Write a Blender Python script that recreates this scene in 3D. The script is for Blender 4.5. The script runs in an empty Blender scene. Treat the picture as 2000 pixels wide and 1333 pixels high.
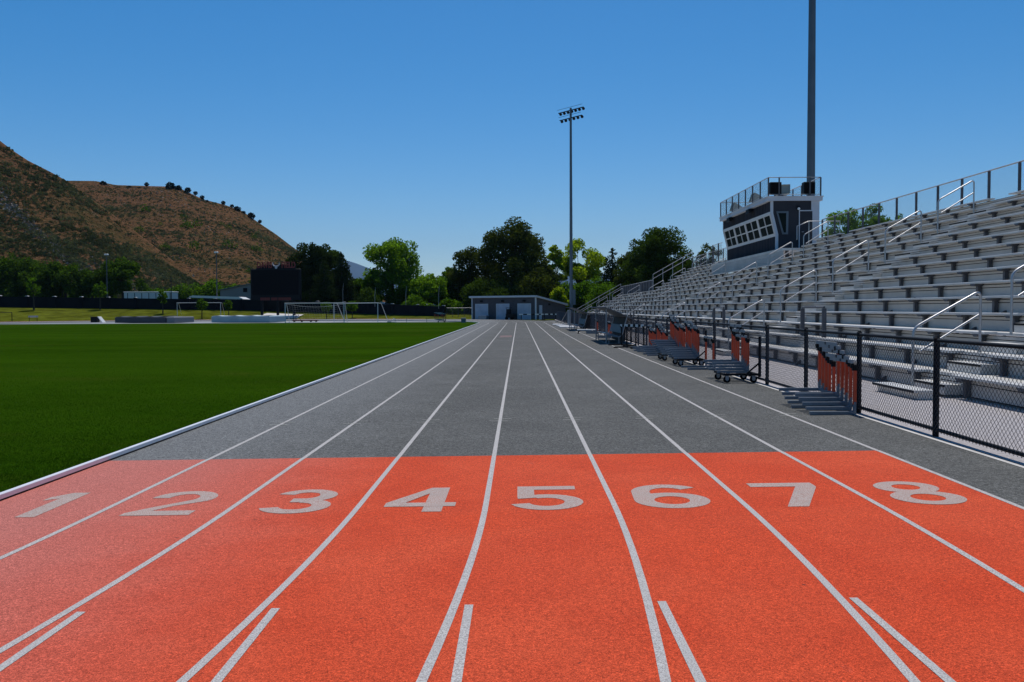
import bpy, bmesh, math, random
import numpy as np
from mathutils import Matrix, Vector
random.seed(7); RNG=np.random.default_rng(7)
S=bpy.context.scene; COL=S.collection
R=math.radians
# ------------------------------------------------------------------ materials
def nd(nt,t,**k):
    n=nt.nodes.new(t)
    for a,b in k.items(): setattr(n,a,b)
    return n
def ramp(nt,fac,stops):
    r=nd(nt,'ShaderNodeValToRGB'); e=r.color_ramp.elements
    while len(e)<len(stops): e.new(.5)
    for i,(p,c) in enumerate(stops): e[i].position=p; e[i].color=(*c,1)
    nt.links.new(fac,r.inputs[0]); return r.outputs[0]
def noise(nt,vec,scale,detail=4,rough=.55,dist=0):
    n=nd(nt,'ShaderNodeTexNoise'); n.inputs['Scale'].default_value=scale; n.inputs['Detail'].default_value=detail
    n.inputs['Roughness'].default_value=rough; n.inputs['Distortion'].default_value=dist
    nt.links.new(vec,n.inputs['Vector']); return n.outputs['Fac']
def mix(nt,fac,a,b,mode='MIX'):
    m=nd(nt,'ShaderNodeMix',data_type='RGBA',blend_type=mode)
    for s,v in ((m.inputs[0],fac),(m.inputs[6],a),(m.inputs[7],b)):
        if hasattr(v,'is_linked'): nt.links.new(v,s)
        elif isinstance(v,(int,float)): s.default_value=v
        else: s.default_value=(*v,1)
    return m.outputs[2]
def base(name,rough=.7,metal=0,spec=.5):
    m=bpy.data.materials.new(name); m.use_nodes=True; nt=m.node_tree
    b=nt.nodes['Principled BSDF']; b.inputs['Roughness'].default_value=rough; b.inputs['Metallic'].default_value=metal
    b.inputs['Specular IOR Level'].default_value=spec
    tc=nd(nt,'ShaderNodeTexCoord').outputs['Object']
    return m,nt,b,tc
def bump(nt,b,h,strength,dist=.01):
    n=nd(nt,'ShaderNodeBump'); n.inputs['Strength'].default_value=strength; n.inputs['Distance'].default_value=dist
    nt.links.new(h,n.inputs['Height']); nt.links.new(n.outputs[0],b.inputs['Normal'])
def simple(name,c,rough=.6,metal=0,var=.12,scale=3.,bs=0,spec=.5):
    m,nt,b,tc=base(name,rough,metal,spec)
    f=noise(nt,tc,scale,5)
    lo=tuple(x*(1-var) for x in c); hi=tuple(min(1,x*(1+var)) for x in c)
    nt.links.new(ramp(nt,f,[(.3,lo),(.7,hi)]),b.inputs['Base Color'])
    if bs: bump(nt,b,noise(nt,tc,scale*14,3),bs)
    return m
def rubber(name,c1,c2,c3,c4,spk):
    m,nt,b,tc=base(name,.92,0,.12)
    big=noise(nt,tc,.35,6,.65,.4); mid=noise(nt,tc,1.3,5,.6); grain=noise(nt,tc,150,2,.8); g2=noise(nt,tc,38,3,.75); dot=noise(nt,tc,16,2,.5); st=noise(nt,tc,.9,6,.7,.8)
    col=mix(nt,ramp(nt,big,[(.33,(0,0,0)),(.67,(1,1,1))]),c1,c2)
    col=mix(nt,ramp(nt,mid,[(.38,(0,0,0)),(.72,(.55,.55,.55))]),col,c3)
    # paler inner lanes beside the grass: some wear, plus lens veil painted into the colour
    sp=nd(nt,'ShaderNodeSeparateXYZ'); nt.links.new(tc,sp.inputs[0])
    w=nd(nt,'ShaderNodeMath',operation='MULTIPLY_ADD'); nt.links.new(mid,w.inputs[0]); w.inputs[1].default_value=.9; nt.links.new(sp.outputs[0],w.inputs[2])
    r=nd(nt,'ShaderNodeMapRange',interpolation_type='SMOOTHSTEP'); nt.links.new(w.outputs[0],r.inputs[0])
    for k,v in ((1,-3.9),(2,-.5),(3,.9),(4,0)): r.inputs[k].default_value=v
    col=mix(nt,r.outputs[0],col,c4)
    col=mix(nt,ramp(nt,st,[(.66,(0,0,0)),(.74,(.30,.30,.30))]),col,c4)
    k=ramp(nt,grain,[(.30,(1-spk,)*3),(.5,(1,)*3),(.70,(1+spk*1.1,)*3)])
    col=mix(nt,1.,col,k,'MULTIPLY')
    k=ramp(nt,g2,[(.30,(1-spk*.30,)*3),(.70,(1+spk*.30,)*3)])
    col=mix(nt,1.,col,k,'MULTIPLY')
    for sc,am in (((46,.42),(105,.5)) if 'grey' in name else ((88,.22),(190,.40))):      # single rubber granules
        vo=nd(nt,'ShaderNodeTexVoronoi'); vo.inputs['Scale'].default_value=sc; nt.links.new(tc,vo.inputs['Vector'])
        sc_=nd(nt,'ShaderNodeSeparateColor'); nt.links.new(vo.outputs['Color'],sc_.inputs[0])
        col=mix(nt,1.,col,ramp(nt,sc_.outputs[0],[(0,(1-am*spk*1.3,)*3),(.5,(1,)*3),(1,(1+am*spk*1.5,)*3)]),'MULTIPLY')
    col=mix(nt,ramp(nt,dot,[(.215,(.75,.75,.75)),(.235,(0,0,0))]),col,(.03,.028,.026))
    nt.links.new(col,b.inputs['Base Color']); bump(nt,b,grain,.7,.005); return m
def paintline(name,c,wear):
    m,nt,b,tc=base(name,.8,0,.3)
    g=noise(nt,tc,130,2,.7); g2=noise(nt,tc,3,4)
    col=mix(nt,ramp(nt,g,[(.40,(1,1,1)),(.56,(0,0,0))]),c,wear)
    col=mix(nt,ramp(nt,g2,[(.42,(0,0,0)),(.75,(.6,.6,.6))]),col,tuple(x*.68 for x in c))
    nt.links.new(col,b.inputs['Base Color']); bump(nt,b,g,.5,.004); return m
def leafmat(name,dark,light,trans=.35,tr=None,scale=.5):
    m=bpy.data.materials.new(name); m.use_nodes=True; nt=m.node_tree; nt.nodes.clear()
    tc=nd(nt,'ShaderNodeTexCoord').outputs['Object']
    f=noise(nt,tc,scale,3,.6); g=noise(nt,tc,scale*7,2)
    c=ramp(nt,f,[(.35,dark),(.65,light)])
    c=mix(nt,1.,c,ramp(nt,g,[(.3,(.7,.7,.7)),(.7,(1.3,1.3,1.2))]),'MULTIPLY')
    d=nd(nt,'ShaderNodeBsdfDiffuse'); t=nd(nt,'ShaderNodeBsdfTranslucent'); o=nd(nt,'ShaderNodeOutputMaterial'); x=nd(nt,'ShaderNodeMixShader')
    nt.links.new(c,d.inputs[0])
    t2=mix(nt,1.,c,tr or (1.5,1.6,.5),'MULTIPLY'); nt.links.new(t2,t.inputs[0])
    x.inputs[0].default_value=trans; nt.links.new(d.outputs[0],x.inputs[1]); nt.links.new(t.outputs[0],x.inputs[2]); nt.links.new(x.outputs[0],o.inputs[0])
    return m
M={}
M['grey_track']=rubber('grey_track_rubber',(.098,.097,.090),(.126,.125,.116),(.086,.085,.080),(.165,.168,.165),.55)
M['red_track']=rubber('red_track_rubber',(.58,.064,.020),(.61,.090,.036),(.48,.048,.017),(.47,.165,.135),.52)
M['white_line']=paintline('white_line_paint',(.58,.555,.52),(.27,.235,.22))
M['number']=paintline('number_paint',(.50,.44,.39),(.33,.13,.09))
M['mark']=paintline('thin_mark_paint',(.5,.5,.42),(.2,.2,.2))
M['faded_red']=simple('faded_red_rubber',(.16,.095,.085),.85)
def grassmat():
    m,nt,b,tc=base('lawn_grass',1.,0,0)
    mp=nd(nt,'ShaderNodeMapping'); mp.inputs['Scale'].default_value=(.35,1.,1.); mp.inputs['Rotation'].default_value=(0,0,R(8)); nt.links.new(tc,mp.inputs[0])
    big=noise(nt,mp.outputs[0],.12,4,.6,.4); mid=noise(nt,tc,1.1,5,.65); fine=noise(nt,tc,38,3,.7); dry=noise(nt,mp.outputs[0],.3,6,.65,.3)
    col=ramp(nt,big,[(.35,(.012,.036,.0012)),(.65,(.025,.062,.0022))])
    col=mix(nt,ramp(nt,mid,[(.35,(0,0,0)),(.7,(.7,.7,.7))]),col,(.024,.055,.003))
    col=mix(nt,ramp(nt,dry,[(.54,(0,0,0)),(.74,(.55,.55,.55))]),col,(.050,.050,.009))
    col=mix(nt,1.,col,ramp(nt,fine,[(.28,(.45,.45,.45)),(.72,(1.65,1.65,1.5))]),'MULTIPLY')
    wv=nd(nt,'ShaderNodeTexWave',bands_direction='Y',wave_profile='SIN'); wv.inputs['Scale'].default_value=.06; wv.inputs['Distortion'].default_value=1.2; nt.links.new(tc,wv.inputs['Vector'])
    col=mix(nt,1.,col,ramp(nt,wv.outputs['Fac'],[(.3,(.95,.96,.95)),(.7,(1.05,1.05,1.03))]),'MULTIPLY')
    nt.links.new(col,b.inputs['Base Color']); bump(nt,b,fine,.8,.02); return m
M['lawn']=grassmat()
M['berm']=simple('berm_grass',(.085,.095,.010),.9,var=.45,scale=.5,bs=.5,spec=0)
M['blade']=leafmat('grass_blade',(.024,.066,.003),(.044,.108,.006),.35,(1.2,1.3,.5),1.2)
M['dry_ground']=simple('dry_ground',(.10,.085,.045),.95,var=.4,scale=.05)
M['gravel']=simple('pale_gravel',(.50,.46,.45),.95,var=.35,scale=22,bs=.9)
M['concrete']=simple('concrete',(.60,.57,.53),.9,var=.15,scale=2,bs=.2)
M['pad']=simple('grey_pad',(.26,.27,.27),.9,var=.15,scale=.4)
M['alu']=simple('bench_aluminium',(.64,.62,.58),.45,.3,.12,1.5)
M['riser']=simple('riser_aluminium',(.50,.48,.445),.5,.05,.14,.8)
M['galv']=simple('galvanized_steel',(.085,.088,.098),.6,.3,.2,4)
M['tube']=simple('handrail_tube',(.46,.455,.45),.42,.7,.08,3)
M['black']=simple('black_metal',(.007,.008,.010),.6,0,.2,4,spec=.2)
M['vinyl']=simple('black_vinyl_wire',(.012,.014,.02),.4,0,.2,9)
M['greywire']=simple('grey_wire',(.12,.13,.14),.5,.6,.1,9)
M['white']=simple('white_paint',(.66,.65,.63),.5,0,.05,2)
M['curb']=simple('curb_aluminium',(.80,.81,.83),.4,.1,.05,4)
M['siding']=simple('dark_siding',(.034,.036,.044),.7,0,.12,1,spec=.15)
M['trim']=simple('pale_trim',(.50,.53,.57),.5,0,.06,2)
M['door']=simple('pale_door',(.42,.46,.54),.6,0,.06,1)
M['shedwall']=simple('shed_wall',(.060,.057,.066),.8,0,.15,1.5)
M['pole']=simple('grey_pole',(.10,.13,.155),.5,.3,.12,1)
M['orange']=simple('orange_upright',(.66,.075,.022),.5,0,.12,4)
M['base_tube']=simple('blue_grey_tube',(.17,.205,.245),.4,.35,.12,4)
M['rubber']=simple('black_rubber',(.008,.008,.009),.9,0,.2,6,spec=.1)
M['hub']=simple('wheel_hub',(.35,.36,.38),.5,.5,.1,6)
M['fence_panel']=simple('black_fence_panel',(.008,.009,.012),.8,0,.25,.8,spec=.15)
M['beige']=simple('beige_plastic',(.36,.37,.31),.6,0,.1,2)
M['red_sign']=simple('red_letter',(.17,.013,.008),.5,0,.1,2)
M['silver']=simple('silver_logo',(.5,.5,.52),.5,.2,.1,2)
M['mat_dark']=simple('dark_vinyl_cover',(.030,.034,.048),.6,0,.2,1)
M['mat_blue']=simple('pale_blue_cover',(.26,.36,.40),.6,0,.15,.6)
M['mat_top']=simple('pale_cover_top',(.55,.60,.58),.7,0,.1,.6)
M['shelter_roof']=simple('shelter_roof',(.16,.16,.17),.6,.1,.12,2)
M['shelter_frame']=simple('shelter_frame',(.28,.29,.31),.5,.5,.1,2)
M['glass']=simple('dark_window_glass',(.012,.018,.016),.6,0,.3,.5,spec=.02)
M['bark']=simple('bark',(.035,.028,.020),.9,0,.35,3,.6)
M['greywall']=simple('grey_building_wall',(.20,.20,.21),.8,0,.1,.4)
M['rock']=simple('scree_rock',(.21,.19,.165),.9,0,.3,1)
M['red_runway']=simple('red_runway',(.40,.10,.05),.9,0,.15,.5)
M['lamp_glass']=simple('lamp_glass',(.75,.75,.72),.2,0,.05,3)
def net_mat():
    m=simple('net_cord',(.6,.6,.6),.8); return m
M['net']=net_mat()
L_={}
def lm(k,d,l,t=.35,tr=None,s=.45): L_[k]=leafmat(k,d,l,t,tr,s)
lm('dark_leaves',(.022,.040,.010),(.052,.084,.017),.35)
lm('oak_leaves',(.030,.040,.012),(.068,.084,.020),.35)
lm('bright_leaves',(.065,.125,.013),(.135,.235,.024),.55)
lm('yellow_leaves',(.12,.17,.012),(.23,.29,.026),.6)
lm('mid_leaves',(.038,.080,.009),(.088,.165,.018),.5)
lm('conifer_needles',(.016,.027,.011),(.034,.052,.018),.22)
lm('shrub_leaves',(.028,.056,.011),(.058,.104,.017),.42)
lm('sage_leaves',(.050,.060,.028),(.105,.115,.060),.25,(1.2,1.2,.8),.06)
lm('juniper_leaves',(.006,.011,.006),(.012,.02,.009),.1)
def hillmat():
    m,nt,b,tc=base('hill_dry_grass',1.,0,0)
    mp=nd(nt,'ShaderNodeMapping'); mp.inputs['Rotation'].default_value=(0,0,R(35)); mp.inputs['Scale'].default_value=(.5,1.4,1); nt.links.new(tc,mp.inputs[0])
    a=noise(nt,mp.outputs[0],.022,6,.65,.5); c=noise(nt,mp.outputs[0],.07,6,.7,.3); d=noise(nt,tc,.55,4,.7); e=noise(nt,mp.outputs[0],.045,5,.7,1.)
    col=ramp(nt,a,[(.34,(.060,.050,.020)),(.44,(.125,.070,.032)),(.56,(.150,.077,.040)),(.70,(.090,.070,.026))])
    col=mix(nt,ramp(nt,c,[(.53,(0,0,0)),(.66,(.7,.7,.7))]),col,(.065,.060,.024))
    col=mix(nt,ramp(nt,e,[(.66,(0,0,0)),(.74,(.55,.55,.55))]),col,(.14,.125,.115))
    col=mix(nt,1.,col,ramp(nt,d,[(.3,(.45,.45,.45)),(.7,(1.5,1.5,1.5))]),'MULTIPLY')
    nt.links.new(col,b.inputs['Base Color']); bump(nt,b,d,.9,1.8); return m
M['hill']=hillmat()
M['mountain']=simple('far_mountain',(.030,.038,.050),.95,0,.25,.002,spec=0)
def ribbed(name,c,period,axis=0,depth=.35):
    m,nt,b,tc=base(name,.7,0,.15)
    sp=nd(nt,'ShaderNodeSeparateXYZ'); nt.links.new(tc,sp.inputs[0])
    w=nd(nt,'ShaderNodeMath',operation='PINGPONG'); w.inputs[1].default_value=period/2; nt.links.new(sp.outputs[axis],w.inputs[0])
    f=nd(nt,'ShaderNodeMath',operation='DIVIDE'); f.inputs[1].default_value=period/2; nt.links.new(w.outputs[0],f.inputs[0])
    n=noise(nt,tc,1.2,4)
    col=ramp(nt,n,[(.3,tuple(x*.88 for x in c)),(.7,tuple(x*1.12 for x in c))])
    nt.links.new(col,b.inputs['Base Color'])
    bump(nt,b,ramp(nt,f.outputs[0],[(.0,(0,0,0)),(.18,(1,1,1)),(1,(1,1,1))]),.9,.03); return m
M['siding_rib']=ribbed('ribbed_siding',(.036,.038,.048),.3,1)
M['door_rib']=ribbed('roller_door_slats',(.42,.46,.54),.14,2)
# ------------------------------------------------------------------ mesh builder
class MB:
    def __init__(s): s.v=[];s.f=[];s.m=[];s.s=[]
    def add(s,vs,fs,mi=0,sm=False):
        n=len(s.v); s.v+=[tuple(map(float,v)) for v in vs]
        for f in fs: s.f.append(tuple(i+n for i in f)); s.m.append(mi); s.s.append(sm)
    def box(s,x0,x1,y0,y1,z0,z1,mi=0,T=None):
        vs=[(x,y,z) for x in (x0,x1) for y in (y0,y1) for z in (z0,z1)]
        if T: vs=[T@Vector(v) for v in vs]
        s.add(vs,[(0,1,3,2),(4,6,7,5),(0,4,5,1),(2,3,7,6),(0,2,6,4),(1,5,7,3)],mi)
    def bbox(s,x0,x1,y0,y1,z0,z1,b=.01,mi=0,T=None):   # box with chamfered vertical and top edges
        xs=[(x0+b,y0),(x1-b,y0),(x1,y0+b),(x1,y1-b),(x1-b,y1),(x0+b,y1),(x0,y1-b),(x0,y0+b)]
        cx,cy=(x0+x1)/2,(y0+y1)/2; kx=(x1-x0-2*b)/(x1-x0); ky=(y1-y0-2*b)/(y1-y0)
        rings=[[(x,y,z0) for x,y in xs],[(x,y,z1-b) for x,y in xs],[(cx+(x-cx)*kx,cy+(y-cy)*ky,z1) for x,y in xs]]
        vs=[p for r in rings for p in r]
        if T: vs=[T@Vector(v) for v in vs]
        fs=[tuple(range(7,-1,-1)),tuple(range(16,24))]
        for k in (0,1):
            for i in range(8): j=(i+1)%8; fs.append((k*8+i,k*8+j,k*8+8+j,k*8+8+i))
        s.add(vs,fs,mi)
    def prism(s,prof,fn,a,b,mi=0):  # closed profile [(p,q)], fn(p,q,t)->xyz
        n=len(prof); vs=[fn(p,q,t) for t in (a,b) for p,q in prof]
        fs=[tuple(range(n-1,-1,-1)),tuple(range(n,2*n))]+[(i,(i+1)%n,n+(i+1)%n,n+i) for i in range(n)]
        s.add(vs,fs,mi)
    def tube(s,pts,r,n=8,mi=0,cap=True,sm=True):
        P=[Vector(p) for p in pts]; k=len(P); rs=r if isinstance(r,(list,tuple)) else [r]*k
        vs=[]; up=None
        for i,p in enumerate(P):
            d=(P[min(i+1,k-1)]-P[max(i-1,0)]).normalized()
            if up is None: up=Vector((0,0,1)) if abs(d.z)<.9 else Vector((1,0,0))
            u=d.cross(up).normalized(); w=u.cross(d).normalized(); up=w
            for j in range(n):
                a=2*math.pi*j/n+math.pi/n; vs.append(p+(u*math.cos(a)+w*math.sin(a))*rs[i])
        fs=[(i*n+j,i*n+(j+1)%n,(i+1)*n+(j+1)%n,(i+1)*n+j) for i in range(k-1) for j in range(n)]
        s.add(vs,fs,mi,sm)
        if cap: s.add(vs[:n],[tuple(range(n-1,-1,-1))],mi); s.add(vs[-n:],[tuple(range(n))],mi)
    def sheet(s,grid,mi=0,sm=False):  # grid of rows of points
        nr,nc=len(grid),len(grid[0])
        s.add([p for r in grid for p in r],[(i*nc+j,i*nc+j+1,(i+1)*nc+j+1,(i+1)*nc+j) for i in range(nr-1) for j in range(nc-1)],mi,sm)
    def disc(s,c,ax,r,t,n=16,mi=0):
        a=Vector(ax).normalized(); c=Vector(c); s.tube([c-a*t/2,c+a*t/2],r,n,mi)
    def build(s,name,mat,parent=None,org=None):
        me=bpy.data.meshes.new(name)
        if parent is not None and org is None:
            org=parent['org'] if 'org' in parent else None
        v=s.v if org is None else [(a-org[0],b-org[1],c-org[2]) for a,b,c in s.v]
        me.from_pydata(v,[],s.f)
        for mt in (mat if isinstance(mat,(list,tuple)) else [mat]): me.materials.append(mt)
        me.polygons.foreach_set('material_index',s.m); me.polygons.foreach_set('use_smooth',s.s)
        me.update(); o=bpy.data.objects.new(name,me); COL.objects.link(o)
        if parent is not None: o.parent=parent
        return o
ORG={}
def tag(o,label=None,cat=None,group=None,kind=None):
    if label: o['label']=label
    if cat: o['category']=cat
    if group: o['group']=group
    if kind: o['kind']=kind
    return o
def thing(name,label,cat,loc=(0,0,0),rz=0,group=None):
    o=bpy.data.objects.new(name,None); COL.objects.link(o); o.location=loc; o.rotation_euler=(0,0,rz); o.empty_display_size=.3
    return tag(o,label,cat,group)
def part(b,name,mat,parent,org=None,label=None):
    o=b.build(name,mat,parent,org)
    if label: o['label']=label
    return o
def struct(b,name,mat): return tag(b.build(name,mat),kind='structure')
def put(me,name,parent,loc=(0,0,0),rot=(0,0,0),scale=None):     # another object on shared mesh data
    o=bpy.data.objects.new(name,me); COL.objects.link(o); o.parent=parent; o.location=loc; o.rotation_euler=rot
    if scale: o.scale=scale
    return o
def copy_tree(o,parent=None):
    c=o.copy(); COL.objects.link(c)
    if parent is not None: c.parent=parent
    for ch in list(o.children): copy_tree(ch,c)
    return c
def quads(name,P,mat,parent=None,smooth=False):   # P: N x k x 3 array of faces with k corners
    N,k,_=P.shape; me=bpy.data.meshes.new(name); me.vertices.add(N*k); me.vertices.foreach_set('co',P.reshape(-1).astype(np.float32))
    me.loops.add(N*k); me.loops.foreach_set('vertex_index',np.arange(N*k,dtype=np.int32))
    me.polygons.add(N); me.polygons.foreach_set('loop_start',np.arange(0,N*k,k,dtype=np.int32)); me.polygons.foreach_set('loop_total',np.full(N,k,dtype=np.int32))
    me.materials.append(mat); me.update(calc_edges=True); o=bpy.data.objects.new(name,me); COL.objects.link(o)
    if parent is not None: o.parent=parent
    return o
def text_mesh(txt,size,offset=0,extrude=0.,sx=1.):
    c=bpy.data.curves.new('t','FONT'); c.body=txt; c.size=size; c.offset=offset; c.extrude=extrude; c.align_x='CENTER'; c.resolution_u=6
    o=bpy.data.objects.new('t',c); COL.objects.link(o); dg=bpy.context.evaluated_depsgraph_get()
    me=bpy.data.meshes.new_from_object(o.evaluated_get(dg)); bpy.data.objects.remove(o); return me
# ------------------------------------------------------------------ track geometry
K=.0095; C1=(-41.05,7.25); C2=(-41.05,99.)
def gz(X): return K*max(-4.6,min(7.3,X))
def P(t,X,dz=0):
    z=K*X+dz
    if 7.25<=t<=99: return (X,t,z)
    r=41.05+X
    if t<7.25: a=(7.25-t)/41.05; return (C1[0]+r*math.cos(a),C1[1]-r*math.sin(a),z)
    a=(t-99)/41.05; return (C2[0]+r*math.cos(a),C2[1]+r*math.sin(a),z)
def strip(x0,x1,t0,t1,dz,n=None,b=None,nx=1):
    b=b or MB(); n=n or max(2,int((t1-t0)/1.2))
    b.sheet([[P(t0+(t1-t0)*i/n,x0+(x1-x0)*j/nx,dz) for j in range(nx+1)] for i in range(n+1)]); return b
# ground
b=MB(); b.sheet([[(-8000,-300,-.35),(8000,-300,-.35)],[(-8000,18500,-.35),(8000,18500,-.35)]]); struct(b,'ground',M['dry_ground'])
# grey running surface
b=strip(-4.62,5.04,7.25,99,0,nx=2); strip(-4.62,5.04,99,99+math.pi*41.05,0,60,b,2)
b.sheet([[(-12,-18,K*-4.6-.03),(-4.62,-18,K*-4.62),(5.04,-18,K*5.04)],[(-12,7.25,K*-4.6-.03),(-4.62,7.25,K*-4.62),(5.04,7.25,K*5.04)]])
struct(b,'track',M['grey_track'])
b=strip(-4.62,3.985,-14,7.25,.003,18,nx=1); b.sheet([[P(7.25,-4.62,.003),P(7.25,3.985,.003)],[P(9.55,-4.62,.003),P(9.55,3.985,.003)]])
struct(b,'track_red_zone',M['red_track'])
# outer red lane of far bend, pads inside the bend
b=MB(); b.sheet([[(-110,99,-.10),(5.5,99,-.10)],[(-110,150,-.10),(5.5,150,-.10)]]); struct(b,'field_event_pad',M['pad'])
b=strip(5.04,6.2,99+41.05*.98,99+math.pi*41.05,.0,60); struct(b,'runway',M['red_runway'])
# lane lines
b=MB()
LX=[-.283+1.067*(k-4) for k in range(9)]
for k in range(1,9):
    x=LX[k]
    strip(x-.024,x+.024,-14,7.25,.0055,60,b); b.sheet([[P(7.25,x-.024,.0055),P(7.25,x+.024,.0055)],[P(9.55,x-.024,.0055),P(9.55,x+.024,.0055)]])
    strip(x-.024,x+.024,9.55,99,.003,20,b); strip(x-.024,x+.024,99,99+math.pi*41.05,.003,60,b)
    if k<8: 
        y1=4.62+.02*k
        b.sheet([[(x-.024,-6,K*x+.0072),(x+.024,-6,K*x+.0072)],[(x-.024,y1,K*x+.0072),(x+.024,y1,K*x+.0072)]])
struct(b,'lane_lines',M['white_line'])
b=MB()
for k in range(1,9):
    x=LX[k]; y=12.38+.03*k
    for dx,dy in ((-.015,0),(.035,.26)): b.sheet([[(x+dx-.13,y+dy,K*x+.0055),(x+dx+.13,y+dy,K*x+.0055)],[(x+dx-.13,y+dy+.022,K*x+.0055),(x+dx+.13,y+dy+.022,K*x+.0055)]])
struct(b,'relay_marks',M['mark'])
b=MB(); b.sheet([[(-1.12,49.6,K*-1.1+.004),(-.42,49.6,K*-.4+.004)],[(-1.12,52.6,K*-1.1+.004),(-.42,52.6,K*-.4+.004)]]); struct(b,'track_faded_patch',M['faded_red'])
# lane numbers, drawn as wide bold strokes in a unit cell (u 0..1, v 0..1)
def arc(cx,cy,rx,ry,a0,a1,n=18): return [(cx+rx*math.cos(R(a0+(a1-a0)*i/n)),cy+ry*math.sin(R(a0+(a1-a0)*i/n))) for i in range(n+1)]
def ringq(outer,inner): return ('ring',outer,inner)
D={
 '1':[('poly',[(.40,0),(.66,0),(.66,1),(.42,1),(.22,.80),(.22,.66),(.40,.75)])],
 '2':[('ring',arc(.5,.70,.46,.30,180,-28)+[(.55,.36),(.36,.17)],arc(.5,.70,.21,.165,180,-38)+[(.27,.30),(.05,.10)]),('poly',[(.04,0),(.96,0),(.96,.17),(.36,.17),(.05,.10)])],
 '3':[('ring',arc(.5,.725,.44,.275,165,-75),arc(.5,.73,.19,.135,165,-95)),('ring',arc(.5,.29,.48,.29,80,-165),arc(.5,.285,.22,.135,90,-165)),('poly',[(.36,.44),(.52,.44),(.60,.46),(.60,.57),(.52,.595),(.36,.595)])],
 '4':[('poly',[(.56,0),(.82,0),(.82,.20),(.56,.20)]),('poly',[(.56,.35),(.82,.35),(.82,1),(.56,1)]),('poly',[(.02,.20),(.98,.20),(.98,.351),(.02,.351)]),('poly',[(.02,.35),(.28,.35),(.56,.74),(.56,1)])],
 '5':[('poly',[(.08,1),(.92,1),(.92,.84),(.32,.84),(.32,.60),(.08,.52)]),('ring',arc(.48,.315,.50,.315,118,-165),arc(.48,.315,.245,.165,118,-165)),('poly',[(.08,.52),(.32,.60),(.34,.49),(.09,.45)])],
 '6':[('ring',arc(.5,.315,.48,.315,0,360,36),arc(.5,.315,.225,.16,0,360,36)),('ring',[(.02,.32),(.03,.50)]+arc(.52,.66,.48,.34,170,32,12),[(.275,.32),(.28,.48)]+arc(.52,.66,.235,.185,170,32,12))],
 '7':[('poly',[(.03,1),(.97,1),(.97,.83),(.95,.78),(.46,0),(.18,0),(.67,.82),(.67,.83),(.03,.83)])],
 '8':[('ring',arc(.5,.735,.44,.265,0,360,36),arc(.5,.735,.19,.125,0,360,36)),('ring',arc(.5,.285,.48,.285,0,360,36),arc(.5,.285,.22,.145,0,360,36))]}
def digit(ch,cx,y0,w,h):
    b=MB(); lev=[0]
    def at(u,v):
        x=cx+(u-.5)*w; y=y0+v*h; return (x,y,K*x+.0055+lev[0])
    for i,(kd,*pp) in enumerate(D[ch]):
        lev[0]=.0004*i
        if kd=='poly': b.add([at(*p) for p in pp[0]],[tuple(range(len(pp[0])))])
        else:
            o,i2=pp; n=max(len(o),len(i2))
            rs=lambda q:[q[round(k*(len(q)-1)/(n-1))] for k in range(n)]
            b.sheet([[at(*p) for p in rs(o)],[at(*p) for p in rs(i2)]])
    return struct(b,'lane_number',M['number'])
for k,ch in enumerate('12345678'):
    cx=(LX[k]+LX[k+1])/2+(-.03,-.025,-.01,-.02,-.01,-.03,-.015,-.02)[k]
    digit(ch,cx,6.90+.005*k,.66 if ch=='6' else .62,.93)
# infield lawn
b=MB(); 
ts=[7.25+(99-7.25)*i/20 for i in range(21)]
zl=K*-4.6+.012
rows=[]
for i in range(25):
    a=math.pi/2*(1-i/24); rows.append([(C1[0]+(36.40-0)*math.cos(a)*f+0*(1-f),C1[1]-36.40*math.sin(a)*f if f else C1[1],zl) for f in (0,.5,1)])
b.sheet(rows)
rows=[[(-77.5,t,zl),(-41.05,t,zl),(-4.65,t,zl)] for t in ts]
b.sheet(rows)
rows=[]
for i in range(9):
    y=99+11*i/8; x1=C2[0]+math.sqrt(36.4**2-(y-99)**2); rows.append([(2*C2[0]-x1,y,zl),(C2[0],y,zl),(x1,y,zl)])
b.sheet(rows); struct(b,'infield_lawn',M['lawn'])
# short grass blades on the near part of the lawn
N=260000
yy=4.5+RNG.exponential(5.,N); xx=-4.68-RNG.random(N)**1.2*(1.5+.62*yy)
rr=np.where(yy<7.25,np.hypot(xx-C1[0],yy-C1[1]),xx-C1[0]); ok=rr<36.38; xx,yy=xx[ok],yy[ok]; N=len(xx)
hgt=(.012+.016*RNG.random(N))*np.exp(-yy*.012); an=RNG.random(N)*6.283; wd=.0016+.0014*RNG.random(N)+.00016*yy; ln=RNG.normal(0,.012,(N,2))
PB=np.zeros((N,3,3)); ca,sa=np.cos(an)*wd,np.sin(an)*wd
PB[:,0]=np.stack([xx-ca,yy-sa,np.full(N,zl-.003)],1); PB[:,1]=np.stack([xx+ca,yy+sa,np.full(N,zl-.003)],1); PB[:,2]=np.stack([xx+ln[:,0],yy+ln[:,1],zl+hgt],1)
tag(quads('grass',PB,M['blade']),'short dark green mown grass of the infield beside the white rail','grass',kind='stuff')
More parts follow.
